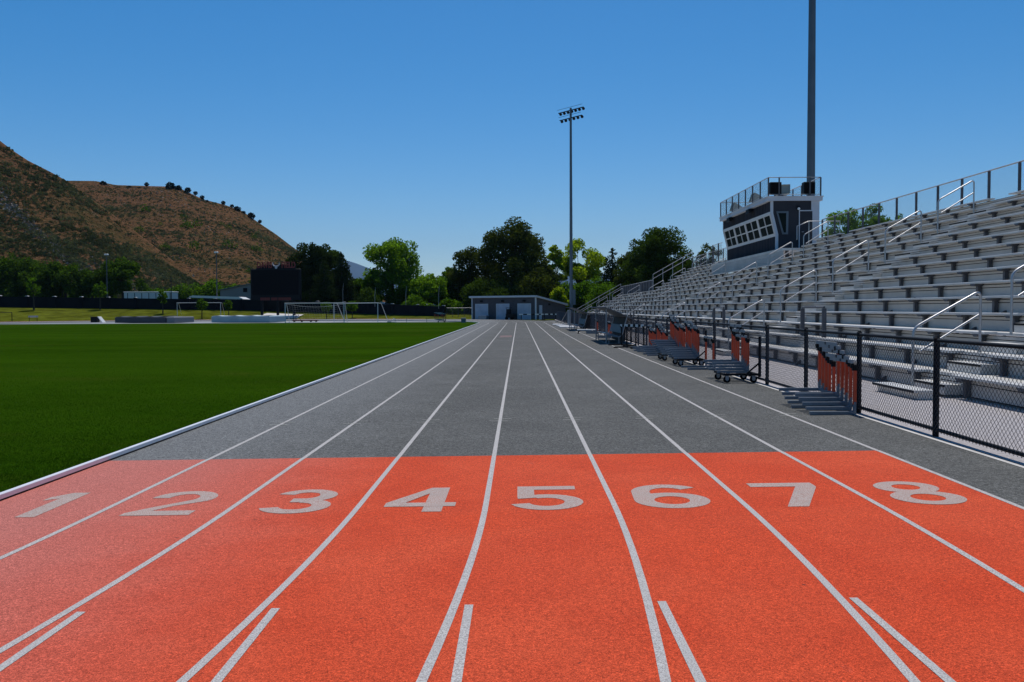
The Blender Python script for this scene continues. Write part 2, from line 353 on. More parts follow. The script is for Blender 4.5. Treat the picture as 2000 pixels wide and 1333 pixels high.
# white aluminium rail along the inside of lane one
tr=thing('track_rail','low white aluminium rail edging the grass along lane one','rail',(-4.62,9,zl))
o_=(-4.62,9,zl)
b=MB(); prof=[(-.025,.020),(.025,.020),(.025,.060),(.018,.067),(-.018,.067),(-.025,.060)]
tl=[-8+i for i in range(0,16)]+[8+4.55*i for i in range(20)]+[99+i*1.5 for i in range(44)]
for i in range(len(tl)-1):
    a,c=tl[i],tl[i+1]; n=len(prof)
    vs=[P(t,-4.62+p,q) for t in (a,c) for p,q in prof]; b.add(vs,[(j,(j+1)%n,n+(j+1)%n,n+j) for j in range(n)])
part(b,'rail',M['curb'],tr,o_)
b=MB()
for i in range(len(tl)-1):
    a,c=tl[i],tl[i+1]; pr=[(-.020,.0),(.020,.0),(.020,.019),(-.020,.019)]
    vs=[P(t,-4.62+p,q) for t in (a,c) for p,q in pr]; b.add(vs,[(j,(j+1)%4,4+(j+1)%4,4+j) for j in range(4)])
part(b,'rail_gap_shade',M['black'],tr,o_)  # black strip painted in for the shade of the gap beneath the rail
# concrete edge, gravel apron
b=MB(); b.sheet([[(4.945,-10,.051),(5.005,-10,.051)],[(4.945,118,.051),(5.005,118,.051)]]); struct(b,'track_edge',M['concrete'])
b=MB(); b.sheet([[(5.04,-10,.046),(40,-10,.046)],[(5.04,122,.046),(40,122,.046)]]); struct(b,'gravel_path',M['gravel'])
b=MB(); b.sheet([[(1.0,121.5,-.04),(14,123,.04)],[(-3,129,-.04),(14,129,.04)]]); struct(b,'grass_verge',M['berm'])
# ------------------------------------------------------------------ chain link panels
def chainlink(Lm,H,z0,w,r,name,mat):
    hw=w/2; ncol=int(Lm/hw); nz=int(H/hw); hz=H/nz; T=[]
    offs=[(r*math.cos(a),r*math.sin(a)) for a in (.5,2.6,4.7)]
    for c in range(ncol):
        y0=c*hw
        for k in range(nz):
            ya=y0+(hw if (k+c)%2 else 0); yb=y0+(0 if (k+c)%2 else hw)
            a=[(o[0],ya+o[1]*.7,z0+k*hz) for o in offs]; d=[(o[0],yb+o[1]*.7,z0+(k+1)*hz) for o in offs]
            for j in range(3): T.append([a[j],a[(j+1)%3],d[(j+1)%3],d[j]])
    o=quads(name,np.array(T),mat); me=o.data; bpy.data.objects.remove(o); return me
FX=5.10; FB=.05; SP=2.386
fen=thing('chain_link_fence','long black chain link fence between the track and the bleachers','fence',(FX,10.53,FB))
pm=chainlink(SP,1.10,.06,.0718,.0034,'mesh_panel',M['vinyl'])
pb=MB(); pb.tube([(0,0,0),(0,0,1.20)],.038,10); pb.tube([(0,0,1.20),(0,0,1.235)],[.042,.02],10)
post=part(pb,'post',M['black'],fen,(0,0,0)); 
i0,i1=-4,44; first=True
for i in range(i0,i1+1):
    y=i*SP
    if first: post.location=(0,y,0); first=False
    else: put(post.data,'post',fen,(0,y,0))
    if i<i1: put(pm,'mesh_panel',fen,(-.045,y,0))
b=MB(); b.tube([(0,i0*SP,1.175),(0,i1*SP,1.175)],.024,8); part(b,'top_rail',M['black'],fen,(0,0,0))
b=MB(); b.tube([(0,i0*SP,.085),(0,i1*SP,.085)],.024,8); part(b,'bottom_rail',M['black'],fen,(0,0,0))
# ------------------------------------------------------------------ bleachers
X1,DX,Z1,DZ=7.5,.62,.455,.35
rx=lambda i:X1+DX*(i-1)
rz_=lambda i:Z1+DZ*(i-1)
SH=.36
AIS=[15.6,29.3,43.0,56.8,70.5]; AISL=[84.3,98.0,107.4]; HW=.62
def segs(y0,y1,cuts):
    out=[];a=y0
    for c0,c1 in sorted(cuts):
        if c1<=a or c0>=y1: continue
        if c0>a: out.append((a,c0))
        a=max(a,c1)
    if a<y1: out.append((a,y1))
    return out
ZL=lambda X:.246+DZ/DX*(X-7.13)
def arc_rail(b,y,Xa,Xb):
    za,zb=ZL(Xa)+1.0,ZL(Xb)+1.0; ga,gb=ZL(Xa)-.12,ZL(Xb)-.12
    def bend(p,q,s,n=5):  # smooth corner at q from p towards s
        q=Vector(q); a=(Vector(p)-q).normalized(); c=(Vector(s)-q).normalized(); d=.13
        A,Cc=q+a*d,q+c*d
        return [tuple((1-t)**2*A+2*t*(1-t)*q+t*t*Cc) for t in [k/n for k in range(n+1)]]
    p0,p1,p2,p3=(Xa,y,ga),(Xa,y,za),(Xb,y,zb),(Xb,y,gb)
    b.tube([p0]+bend(p0,p1,p2)+bend(p1,p2,p3)+[p3],.024,8)
    b.tube([(Xa+.12,y,za-.42),(Xb-.02,y,zb-.44)],.021,8)
def grandstand(name,label,y0,y1,nrow,aisles,boxcut=None,guards=(),nbr=100,y_start=10):
    root=thing(name,label,'bleachers',(X1-.4,(y0+y1)/2,.05)); og=tuple(root.location)
    acuts=[(a-HW,a+HW) for a in aisles]
    br_near=[];br_far=[]
    for i in range(1,nrow+1):
        X,z=rx(i),rz_(i); zf=z-SH
        bc=[boxcut] if boxcut and i>=12 else []
        gcut=[(g-.95,g+.95) for g in guards] if i==2 else []
        sides=[(y0,y1)] if not bc else [(y0,boxcut[0]),(boxcut[1],y1)]
        for sa,sb in sides:
          b=MB()
          for a,c in segs(sa,sb,acuts+gcut):
            prof=[(0,-.045),(.25,-.045),(.25,-.006),(.244,0),(.136,0),(.130,-.006),(.120,-.006),(.114,0),(.006,0),(0,-.006)]
            b.prism(prof,lambda p,q,t:(X+p,t,z+q),a,c)
          part(b,'seat_plank',M['alu'],root,og)
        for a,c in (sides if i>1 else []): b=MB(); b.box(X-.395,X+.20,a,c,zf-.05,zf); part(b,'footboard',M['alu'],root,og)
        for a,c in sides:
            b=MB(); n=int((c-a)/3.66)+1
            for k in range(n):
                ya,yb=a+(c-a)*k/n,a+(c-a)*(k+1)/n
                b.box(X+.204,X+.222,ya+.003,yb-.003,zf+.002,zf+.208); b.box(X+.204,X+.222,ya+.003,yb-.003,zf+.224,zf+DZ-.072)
            b.box(X+.226,X+.232,a,c,zf-.02,zf+DZ-.055,1); part(b,'riser',[M['riser'],M['black']],root,og)  # black backing sheet: dark seams, and painted-in shade in the gap under the footboard
        yb=y0+.9
        while yb<y1:
            if not any(c0-.05<yb<c1+.05 for c0,c1 in acuts+bc+gcut): (br_near if yb>y_start and len(br_near)<10**6 else br_far).append((yb,X,z))
            yb+=1.83
    # brackets: one shared mesh for the near ones, one object for the rest
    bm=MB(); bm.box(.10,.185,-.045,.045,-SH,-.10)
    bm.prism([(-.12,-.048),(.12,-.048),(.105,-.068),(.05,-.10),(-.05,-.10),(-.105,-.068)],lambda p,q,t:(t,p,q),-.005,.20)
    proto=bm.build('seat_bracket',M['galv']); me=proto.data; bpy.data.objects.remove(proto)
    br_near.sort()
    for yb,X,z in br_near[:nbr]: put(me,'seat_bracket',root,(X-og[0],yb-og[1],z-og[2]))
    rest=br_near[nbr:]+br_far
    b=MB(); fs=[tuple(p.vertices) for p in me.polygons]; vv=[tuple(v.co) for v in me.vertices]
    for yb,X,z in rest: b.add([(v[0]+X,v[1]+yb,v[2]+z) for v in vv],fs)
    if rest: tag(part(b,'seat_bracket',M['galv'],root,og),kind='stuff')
    # aisle steps
    for a in aisles:
        n=nrow if not (boxcut and boxcut[0]<a<boxcut[1]) else 11
        for i in range(0,n):
            X,zf=rx(i),rz_(i)-SH; b=MB()
            if i==0: b.box(6.72,7.08,a-.95,a+.75,.17,.21); b.box(6.71,6.72,a-.95,a+.75,.165,.205,1); b.box(6.80,7.08,a-.93,a+.73,.05,.17)
            else: b.box(X-.085,X+.200,a-.58,a+.58,zf+.002,zf+.178); b.box(X-.097,X-.085,a-.58,a+.58,zf+.135,zf+.176,1)
            part(b,'aisle_step',[M['alu'],M['black']],root,og)
        k=0
        while True:
            Xa=7.13+1.76*k; Xb=Xa+1.2; lim=rx(n)-.2
            if Xa+.5>lim: break
            Xb=min(Xb,lim+.15)
            b=MB(); arc_rail(b,a,Xa,Xb); part(b,'handrail',M['tube'],root,og); k+=1
    for g in guards:
        b=MB(); X=8.42
        for s in (-.9,.9): b.box(X-.05,X+.05,g+s-.05,g+s+.05,.3,1.60)
        b.tube([(X,g-.9,1.63),(X,g+.9,1.63)],.028,8); part(b,'guard_rail',M['galv'],root,og)
    # understructure frames
    y=y0+.6
    while y<=y1:
        b=MB(); Xe,ze=rx(nrow)+.15,rz_(nrow)-SH-.06
        b.tube([(7.6,y,.05),(7.6,y,.1),(Xe,y,ze-.05)],.045,4,sm=False); b.tube([(Xe,y,.05),(Xe,y,ze)],.05,4,sm=False); b.tube([((7.6+Xe)/2,y,.05),((7.6+Xe)/2,y,(ze+.1)/2)],.045,4,sm=False); b.tube([((7.6+Xe)/2,y,.3),(Xe,y,ze*.8)],.03,4,sm=False)
        part(b,'support_frame',M['galv'],root,og); y+=5.49
    # back guard fence
    Xb=rx(nrow)+.52; zb=rz_(nrow); b=MB(); zt=zb+1.08
    for a,c in segs(y0,y1,[boxcut] if boxcut else []):
        b=MB(); b.tube([(Xb,a,zt),(Xb,c,zt)],.026,8); part(b,'back_rail',M['tube'],root,og)
        b=MB(); b.tube([(Xb,a,zb-.25),(Xb,c,zb-.25)],.024,8); part(b,'back_rail',M['galv'],root,og)
        n=max(1,round((c-a)/1.83)); st=(c-a)/n
        for k in range(n+1):
            b=MB(); b.box(Xb-.035,Xb+.035,a+k*st-.04,a+k*st+.04,zb-.6,zt-.02); part(b,'back_post',M['galv'],root,og)
        for k in range(n): put(BACKMESH,'back_mesh',root,(Xb-og[0],a+k*st-og[1],zb-.25-og[2]),scale=(1,st/1.83,1))
    return root,og
BACKMESH=chainlink(1.83,1.30,.0,.066,.0012,'back_mesh',M['greywire'])
GUARDS=[24.7,36.3,42.0,55.5]
gs,og=grandstand('bleachers','tall silver aluminium bleachers of fifteen rows with the press box on top',1.0,82.8,15,AIS,(47.6,65.2),[24.7,36.3,64.0])
def end_rail(root,og,y,Xa,Xb,h0=1.0):
    b=MB()
    for dz in (0,-.42): b.tube([(Xa,y,ZL(Xa)+h0+dz),(Xb,y,ZL(Xb)+h0+dz)],.024,8)
    n=4
    for k in range(n+1):
        X=Xa+(Xb-Xa)*k/n; b.tube([(X,y,ZL(X)-.3),(X,y,ZL(X)+h0)],.022,6)
    part(b,'end_rail',M['tube'],root,og)
end_rail(gs,og,82.85,12.9,rx(15)+.5,1.35)
g2,og2=grandstand('bleachers','lower far section of the silver bleachers with nine rows and sloping end rail',83.1,109.4,9,AISL[:2],None,[91.0],100,0)
end_rail(g2,og2,109.45,7.4,rx(9)+.5,1.15)
# solid grey windscreen on the lower back fence
b=MB(); b.box(rx(9)+.56,rx(9)+.575,83.2,109.3,rz_(9)-.2,rz_(9)+1.05); part(b,'wind_screen',M['galv'],g2,og2)
# ------------------------------------------------------------------ press box
pl=(15.0,50.3,4.3)
pbx=thing('press_box','dark ribbed press box with slanted window band and rooftop railing','press box',pl)
Y0,Y1=50.3,62.0; XF,XL,XB=15.0,14.70,17.45; ZB,ZW0,ZW1,ZR=4.9,5.87,7.1,7.80
b=MB(); b.box(14.55,17.9,47.6,65.2,4.76,4.895); part(b,'platform',M['alu'],pbx,pl)
b=MB()
for k in range(3): b.box(14.56+.003*k,14.60,47.62,65.18,4.05+.24*k,4.28+.24*k)
part(b,'platform_front',M['riser'],pbx,pl)
b=MB()
for X in (14.9,17.7):
    for y in (48,53.5,59,64.8): b.box(X-.08,X+.08,y-.08,y+.08,.05,4.85)
part(b,'platform_column',M['galv'],pbx,pl)
prof=[(XF,ZB),(XF,ZW0),(XL,ZW1),(XL,ZR),(XB,ZR),(XB,ZB)]
b=MB()
def quadY(xa,za,xb,zb,ya,yb,mi=0): b.add([(xa,ya,za),(xa,yb,za),(xb,yb,zb),(xb,ya,zb)],[(0,1,2,3)],mi)
quadY(XF,ZB,XF,ZW0,Y0,Y1); quadY(XL,ZW1,XL,ZR,Y0,Y1); 
for k in range(35):
    y=Y0+.16+k*.335; b.box(XF-.028,XF+.001,y,y+.045,ZB,ZW0-.1); b.box(XL-.028,XL+.001,y,y+.045,ZW1+.1,ZR)
part(b,'front_wall',M['siding_rib'],pbx,pl)
b=MB(); n=len(prof)
b.add([(x,Y0,z) for x,z in prof],[tuple(range(n))]); b.add([(x,Y1,z) for x,z in prof],[tuple(range(n-1,-1,-1))]); b.box(XB-.02,XB,Y0+.01,Y1-.01,ZB,ZR); part(b,'end_wall',M['siding'],pbx,pl)
b=MB(); b.box(14.45,17.62,Y0-.12,Y1+.12,ZR,ZR+.22); b.box(14.40,17.67,Y0-.16,Y1+.16,ZR+.22,ZR+.27); part(b,'roof',M['trim'],pbx,pl)
# trims
b=MB()
def trimYZ(x0,x1,y0,y1,z0,z1): b.box(x0,x1,y0,y1,z0,z1)
for y in (Y0-.012,Y1-.09):
    b=MB(); b.prism([(XF-.05,ZB),(XF-.05,ZW0),(XL-.05,ZW1),(XL-.05,ZR),(XL+.10,ZR),(XL+.10,ZW1),(XF+.10,ZW0),(XF+.10,ZB)],lambda p,q,t:(p,t,q),y,y+.10); part(b,'corner_trim',M['trim'],pbx,pl)
b=MB(); trimYZ(XB-.45,XB+.02,Y0-.014,Y0,ZB,ZR); part(b,'rear_trim',M['trim'],pbx,pl)
b=MB(); b.box(XF-.045,XF-.002,Y0+.09,Y1-.09,ZW0-.10,ZW0); part(b,'window_trim',M['white'],pbx,pl); b=MB(); b.box(XL-.045,XL-.002,Y0+.09,Y1-.09,ZW1,ZW1+.10); part(b,'window_trim',M['white'],pbx,pl)
dirv=Vector((XL-XF,0,ZW1-ZW0)); nv=Vector((-(ZW1-ZW0),0,XL-XF)).normalized()   # outward (towards field)
def slab(b,ya,yb,sa,sb,out0,out1):
    A=Vector((XF,0,ZW0))
    vs=[]
    for o in (out0,out1):
        for (yy_,s) in ((ya,sa),(yb,sa),(yb,sb),(ya,sb)): p=A+dirv*s+nv*o; vs.append((p.x,yy_,p.z))
    b.add(vs,[(0,1,2,3),(7,6,5,4),(0,4,5,1),(1,5,6,2),(2,6,7,3),(3,7,4,0)])
NW=4; span=(Y1-Y0-.3)/NW
for k in range(NW):
    a=Y0+.15+k*span; c=a+span
    b=MB(); slab(b,a,a+.16,0,1,0,.05); slab(b,c-.16,c,0,1,0,.05); slab(b,a+.16,c-.16,0,.07,0,.05); slab(b,a+.16,c-.16,.93,1,0,.05)
    mid=(a+c)/2; slab(b,mid-.045,mid+.045,.07,.93,0,.045); slab(b,a+.16,mid-.045,.47,.53,0,.045); slab(b,mid+.045,c-.16,.47,.53,0,.045)
    wf=part(b,'window',M['white'],pbx,pl)
    b=MB(); slab(b,a+.16,c-.16,.0,1.,-.03,.005); part(b,'pane',M['glass'],wf,pl)
# end wall: window, door, lamp
def endquad(b,pts,y0,y1): b.prism(pts,lambda p,q,t:(p,t,q),y0,y1)
b=MB(); o=[(14.97,7.2),(15.68,7.2),(15.66,5.87),(15.33,5.87)]; inn=[(15.08,7.1),(15.55,7.1),(15.54,5.97),(15.41,5.97)]
for i in range(4): j=(i+1)%4; endquad(b,[o[i],o[j],inn[j],inn[i]],Y0-.035,Y0-.003)
w=part(b,'window',M['pole'],pbx,pl); b=MB(); endquad(b,inn,Y0-.02,Y0-.004); part(b,'pane',M['glass'],w,pl)
b=MB(); b.box(16.33,17.06,Y0-.03,Y0-.003,ZB,7.2); d=part(b,'door',M['siding'],pbx,pl)
b=MB(); b.box(16.28,16.33,Y0-.05,Y0-.003,ZB,7.26); b.box(17.06,17.11,Y0-.05,Y0-.003,ZB,7.26); b.box(16.33,17.06,Y0-.05,Y0-.003,7.2,7.26); part(b,'door_frame',M['trim'],d,pl)
b=MB(); b.tube([(16.43,Y0-.08,6.0),(16.56,Y0-.08,6.0)],.018,6); part(b,'handle',M['tube'],d,pl)
b=MB(); b.box(16.16,16.32,Y0-.10,Y0-.003,7.30,7.50); lm_=part(b,'wall_lamp',M['black'],pbx,pl); b=MB(); b.disc((16.24,Y0-.13,7.33),(0,1,0),.075,.06,12); part(b,'lamp_globe',M['lamp_glass'],lm_,pl)
for y in (54.3,59.3):
    b=MB(); b.box(14.34,14.64,y-.35,y+.35,7.60,7.76); b.prism([(14.34,7.50),(14.52,7.52),(14.52,7.62),(14.38,7.64)],lambda p,q,t:(p,t,q),y-.42,y+.42); part(b,'floodlight',M['black'],pbx,pl)
# roof railing
zr0,zr1=ZR+.27,ZR+1.35; XA,XC=14.50,17.52; YA,YC=Y0-.05,Y1+.05
b=MB(); b.tube([(XA,YA,zr1),(XC,YA,zr1),(XC,YC,zr1),(XA,YC,zr1),(XA,YA,zr1)],.026,8); part(b,'top_rail',M['tube'],pbx,pl)
b=MB(); b.tube([(XA,YA,zr0+.1),(XC,YA,zr0+.1),(XC,YC,zr0+.1),(XA,YC,zr0+.1),(XA,YA,zr0+.1)],.016,6); part(b,'bottom_rail',M['tube'],pbx,pl)
pts=[(XA,YA+(YC-YA)*k/7) for k in range(8)]+[(XC,YA+(YC-YA)*k/7) for k in range(8)]+[(XA+.62,YA),(XC-.62,YA)]
for x,y in pts:
    b=MB(); b.box(x-.035,x+.035,y-.035,y+.035,zr0,zr1-.02); part(b,'railing_post',M['galv'],pbx,pl)
RM=chainlink(1.72,1.0,.0,.06,.0016,'railing_mesh',M['greywire'])
st=(YC-YA)/7
for X in (XA,XC):
    for k in range(7): put(RM,'railing_mesh',pbx,(X-pl[0],YA+k*st-pl[1],zr0+.08-pl[2]),scale=(1,st/1.72,1))
# landing rails beside the door
b=MB()
b.tube([(15.35,47.7,5.35),(15.35,47.7,6.10),(16.0,47.7,6.36),(17.7,47.7,6.36)],.024,8); b.tube([(16.0,47.7,4.9),(16.0,47.7,6.36)],.024,8)
b.tube([(17.7,47.7,4.9),(17.7,47.7,6.36)],.024,8); part(b,'landing_rail',M['tube'],pbx,pl)
LM=chainlink(1.7,1.2,.0,.06,.002,'landing_mesh',M['greywire']); put(LM,'landing_mesh',pbx,(16.0-pl[0],47.7-pl[1],5.05-pl[2]),(0,0,-math.pi/2))
for y in (63.3,65.1):
    b=MB(); b.box(14.6,14.68,y-.04,y+.04,4.3,6.35); part(b,'railing_post',M['galv'],pbx,pl)
b=MB(); b.tube([(14.64,Y1+.1,6.3),(14.64,65.1,6.3)],.024,8); part(b,'landing_rail',M['tube'],pbx,pl)
put(LM,'landing_mesh',pbx,(14.64-pl[0],Y1+.2-pl[1],5.05-pl[2]),(0,0,0),(1,1.7,1))
# loudspeakers on the roof
def horn(label,loc,rz,s=1.):
    t=thing('horn_speaker',label,'loudspeaker',loc,rz,'horn speakers on the press box roof')
    b=MB(); b.box(-.12,.12,-.12,.12,0,.25); part(b,'stand',M['galv'],t)
    b=MB(); T=Matrix.Translation((0,0,.42*s+.1))@Matrix.Rotation(R(18),4,'Y')
    ring=lambda x,w,h:[T@Vector(p) for p in ((x,-w,-h),(x,w,-h),(x,w,h),(x,-w,h))]
    A,Bq,Cq=ring(-.42*s,.62*s,.36*s),ring(.1*s,.40*s,.30*s),ring(.5*s,.26*s,.20*s)
    b.add(A+Bq+Cq,[(0,1,5,4),(1,2,6,5),(2,3,7,6),(3,0,4,7),(4,5,9,8),(5,6,10,9),(6,7,11,10),(7,4,8,11),(8,9,10,11)]); 
    A2=[T@Vector(p) for p in ((-.30*s,-.5*s,-.28*s),(-.30*s,.5*s,-.28*s),(-.30*s,.5*s,.28*s),(-.30*s,-.5*s,.28*s))]
    b.add(A+A2,[(0,4,5,1),(1,5,6,2),(2,6,7,3),(3,7,4,0),(4,7,6,5)]); part(b,'horn',M['beige'],t)
    return t
zr=ZR+.27
horn('beige horn loudspeaker on the press box roof edge, nearer of the two facing the field',(15.0,54.6,zr),0,.72)
horn('beige horn loudspeaker on the far front corner of the press box roof',(15.0,59.6,zr),0,.72)
horn('beige curved horn loudspeaker behind the left black box on the press box roof',(15.62,51.5,zr),R(75),.8)
def spk(label,loc):
    t=thing('loudspeaker',label,'loudspeaker',loc,0,'black loudspeakers on the press box roof')
    b=MB(); b.tube([(0,0,0),(0,0,.22)],.05,8); b.box(-.2,.2,-.15,.15,0,.03); part(b,'stand',M['galv'],t)
    b=MB(); b.bbox(-.33,.33,-.22,.22,.16,.86,.02); part(b,'cabinet',M['black'],t)
    b=MB(); b.box(-.30,.30,-.235,-.222,.2,.82); part(b,'grille',M['rubber'],t)
spk('black box loudspeaker at the near front corner of the press box roof',(15.02,50.75,zr)); spk('black box loudspeaker at the rear corner of the press box roof before the pole',(16.98,50.75,zr))
# ------------------------------------------------------------------ flood light poles
def lightpole(label,loc,h,r0,r1):
    t=thing('light_pole',label,'light pole',loc,0,'stadium light poles')
    b=MB(); b.tube([(0,0,-.5),(0,0,h)],[r0,r1],16); part(b,'pole',M['pole'],t)
    b=MB(); b.box(r0*.6,r0*.6+.5,-.25,.25,2.2,4.6); part(b,'electric_box',M['pole'],t)
    for lev,(z,wd,n) in enumerate(((h-.35,5.7,7),(h-1.55,5.1,6))):
        T=Matrix.Translation((0,0,z))@Matrix.Rotation(R(-50),4,'Z')
        b=MB(); b.box(-wd/2,wd/2,-.06,.06,-.06,.06,T=T); b.box(-wd/2,wd/2,-.28,-.24,.42,.46,T=T); part(b,'cross_arm',M['black'],t)
        for k in range(n):
            x=-wd/2+.25+(wd-.5)*k/(n-1)
            b=MB(); A=T@Matrix.Translation((x,.25,-.16))@Matrix.Rotation(R(38),4,'X')
            rr=[(-.24,.08),(-.15,.20),(.04,.25),(.08,.25)]
            for q in range(len(rr)-1):
                pts=[A@Vector((rr[q+w][1]*math.cos(R(a)),rr[q+w][0],rr[q+w][1]*math.sin(R(a)))) for w in (0,1) for a in range(0,360,45)]
                b.add(pts,[(i,(i+1)%8,8+(i+1)%8,8+i) for i in range(8)],0,True)
            b.add([A@Vector((.23*math.cos(R(a)),.05,.23*math.sin(R(a)))) for a in range(0,360,45)],[tuple(range(8))])
            part(b,'floodlight',M['black'],t)
    return t
lightpole('tall slim grey pole with two rows of floodlights beyond the shed',(8.35,137,0),33.2,.29,.17)
lightpole('thick dark grey pole rising behind the press box out of view',(18.72,55.5,0),33.2,.30,.17)
for lab,x,y,z0,zt in (('thin grey lamp post before the dark bushes on the hill side, left of two',-81.5,170,2.2,12.6),('thin grey lamp post above the white canopy, right of two',-59.7,170,1.6,12.9)):
    t=thing('lamp_post',lab,'lamp post',(x,y,z0),0,'thin lamp posts behind the wall'); h=zt-z0
    b=MB(); b.tube([(0,0,0),(0,0,h)],[.13,.08],8); part(b,'post',M['galv'],t)
    b=MB(); b.bbox(-.38,.38,-.25,.25,h,h+.28,.08); part(b,'lamp_head',M['white'],t)
b=MB(); b.tube([(-70.8,175,0),(-70.8,175,8.5)],.09,6); tag(b.build('utility_pole',M['bark']),'thin bare dark pole among bushes behind the white trailer','pole')
# ------------------------------------------------------------------ shed
sc_=(2.55,127.5,-.02); th=R(-28)
shed=thing('shed','dark grey shed with three pale roller doors at the track end','shed',sc_,th)
FWd,FH,DP,BH=11.1,3.30,10.4,2.15
b=MB(); b.box(-FWd,0,0,.12,0,FH); b.add([(0,0,0),(0,DP,0),(0,DP,BH),(0,0,FH)],[(0,1,2,3)]); b.add([(-FWd,0.12,0),(-FWd,DP,0),(-FWd,DP,BH),(-FWd,.12,FH)],[(3,2,1,0)]); b.box(-FWd,0,DP-.12,DP,0,BH-.05); part(b,'wall',M['shedwall'],shed)
b=MB(); b.prism([(-.35,FH+.04),(-.35,FH+.30),(DP+.3,BH+.22),(DP+.3,BH-.04)],lambda p,q,t:(t,p,q),-FWd-.3,.3); part(b,'roof',M['trim'],shed)
b=MB(); b.box(-.16,.02,-.02,.0,0,FH); b.box(.0,.02,0,.18,0,FH); part(b,'corner_trim',M['trim'],shed); b=MB(); b.box(-FWd-.02,-FWd+.14,-.02,0,0,FH); part(b,'corner_trim',M['trim'],shed)
for x in (-10.35,-6.65,-3.0):
    b=MB(); b.box(x,x+2.1,-.05,-.005,0,2.32); d=part(b,'roller_door',M['door_rib'],shed)
    b=MB(); b.box(x-.09,x,-.07,-.005,0,2.41); b.box(x+2.1,x+2.19,-.07,-.005,0,2.41); b.box(x,x+2.1,-.07,-.005,2.32,2.41); part(b,'door_frame',M['trim'],d)
    b=MB(); b.box(x+.85,x+1.25,-.22,-.005,2.68,2.95); b.box(x+.9,x+1.2,-.3,-.2,2.68,2.76); part(b,'wall_lamp',M['black'],shed)
b=MB(); b.box(.005,.05,1.0,2.0,0,2.15); d=part(b,'door',M['door'],shed)
b=MB(); b.tube([(.09,1.85,1.0),(.09,1.72,1.0)],.025,6); part(b,'handle',M['black'],d)
b=MB(); b.box(.005,.2,4.2,4.5,2.15,2.4); part(b,'wall_lamp',M['black'],shed)
Tm=Matrix.Translation(sc_)@Matrix.Rotation(th,4,'Z')
def at_shed(x,y): p=Tm@Vector((x,y,0)); return (p.x,p.y,-.03)
t=thing('equipment_box','low blue grey equipment box in front of the left roller door','box',at_shed(-8.3,-1.2),th)
b=MB(); b.bbox(-.7,.7,-.4,.4,.08,.62,.03); part(b,'body',M['base_tube'],t); b=MB(); b.bbox(-.74,.74,-.43,.43,.62,.70,.02); part(b,'lid',M['door'],t); b=MB(); b.box(-.6,.6,-.3,.3,0,.08); part(b,'base',M['black'],t)
t=thing('machine','dark machine on wheels parked between the shed doors','machine',at_shed(-3.75,-.9),th)
b=MB(); b.bbox(-.7,.7,-.4,.4,.3,.95,.08); b.bbox(-.6,-.1,-.35,.35,.95,1.6,.06); part(b,'body',M['black'],t); b=MB(); b.box(-.65,0,-.4,.4,1.75,1.82); b.tube([(-.6,-.3,.9),(-.6,-.3,1.75)],.03,6); b.tube([(-.05,-.3,.9),(-.05,-.3,1.75)],.03,6); part(b,'roof',M['black'],t)
for x in (-.5,.5): b=MB(); b.disc((x,-.42,.22),(0,1,0),.24,.16); part(b,'wheel',M['rubber'],t)
# steeplechase barriers before the shed
def barrier(label,x,y,L,rz):
    t=thing('steeplechase_barrier',label,'barrier',(x,y,-.01),rz,'barriers before the shed')
    n=7; 
    b=MB(); b2=MB()
    for k in range(n): (b if k%2==0 else b2).box(-L/2+L*k/n,-L/2+L*(k+1)/n,-.065,.065,.72,.88)
    part(b,'white_beam',M['white'],t); part(b2,'black_stripe',M['black'],t)
    for s in (-1,1):
        b=MB(); b.tube([(s*L*.42,0,0),(s*L*.42,0,.72)],.06,6); b.box(s*L*.42-.06,s*L*.42+.06,-.6,.6,0,.07); part(b,'leg',M['black'],t)
barrier('black and white striped barrier beam on the grass, left of two before the shed',2.05,124.6,4.0,0); barrier('black and white striped barrier beam beside the shelter, right of two',4.4,124.9,2.6,R(25))
# ------------------------------------------------------------------ berm, perimeter wall
WALL=[(-190,95,2.6,4.7),(-150,118,2.6,4.7),(-118,140,2.6,4.6),(-92,152,2.38,4.25),(-50,155,1.64,3.5),(-30.5,150,1.0,2.8),(-12.4,142,.45,2.05)]
rows=[]
wp=[]
for (a,c) in zip(WALL[:-1],WALL[1:]):
    for k in range(8): wp.append(tuple(a[j]+(c[j]-a[j])*k/8 for j in range(4)))
wp.append(WALL[-1]); wp.append((-4,139,.1,1)); wp.append((4,136,-.03,1))
for x,y,zb,zt in wp:
    dx,dy=x-C2[0],y-C2[1]; r=math.hypot(dx,dy); u=(dx/r,dy/r); row=[]
    for k in range(9): q=47.2+(max(r,47.3)-47.2)*k/8; s=k/8; row.append((C2[0]+u[0]*q,C2[1]+u[1]*q,-.045+(zb+.045)*(s if r>47.3 else 1)))
    row.append((x+u[0]*18,y+u[1]*18,zb)); row.append((x+u[0]*70,y+u[1]*70,-.3)); rows.append(row)
b=MB(); b.sheet(rows,0,True); struct(b,'grass_slope',M['berm'])
wl=(-50,155,1.6); wall=thing('perimeter_wall','long black panel wall along the top of the grass bank','wall',wl)
SEGW=[]
for (a,c) in zip(WALL[:-1],WALL[1:]):
    L=math.hypot(c[0]-a[0],c[1]-a[1]); n=max(1,round(L/4.7))
    for k in range(n): SEGW.append((tuple(a[j]+(c[j]-a[j])*k/n for j in range(4)),tuple(a[j]+(c[j]-a[j])*(k+1)/n for j in range(4))))
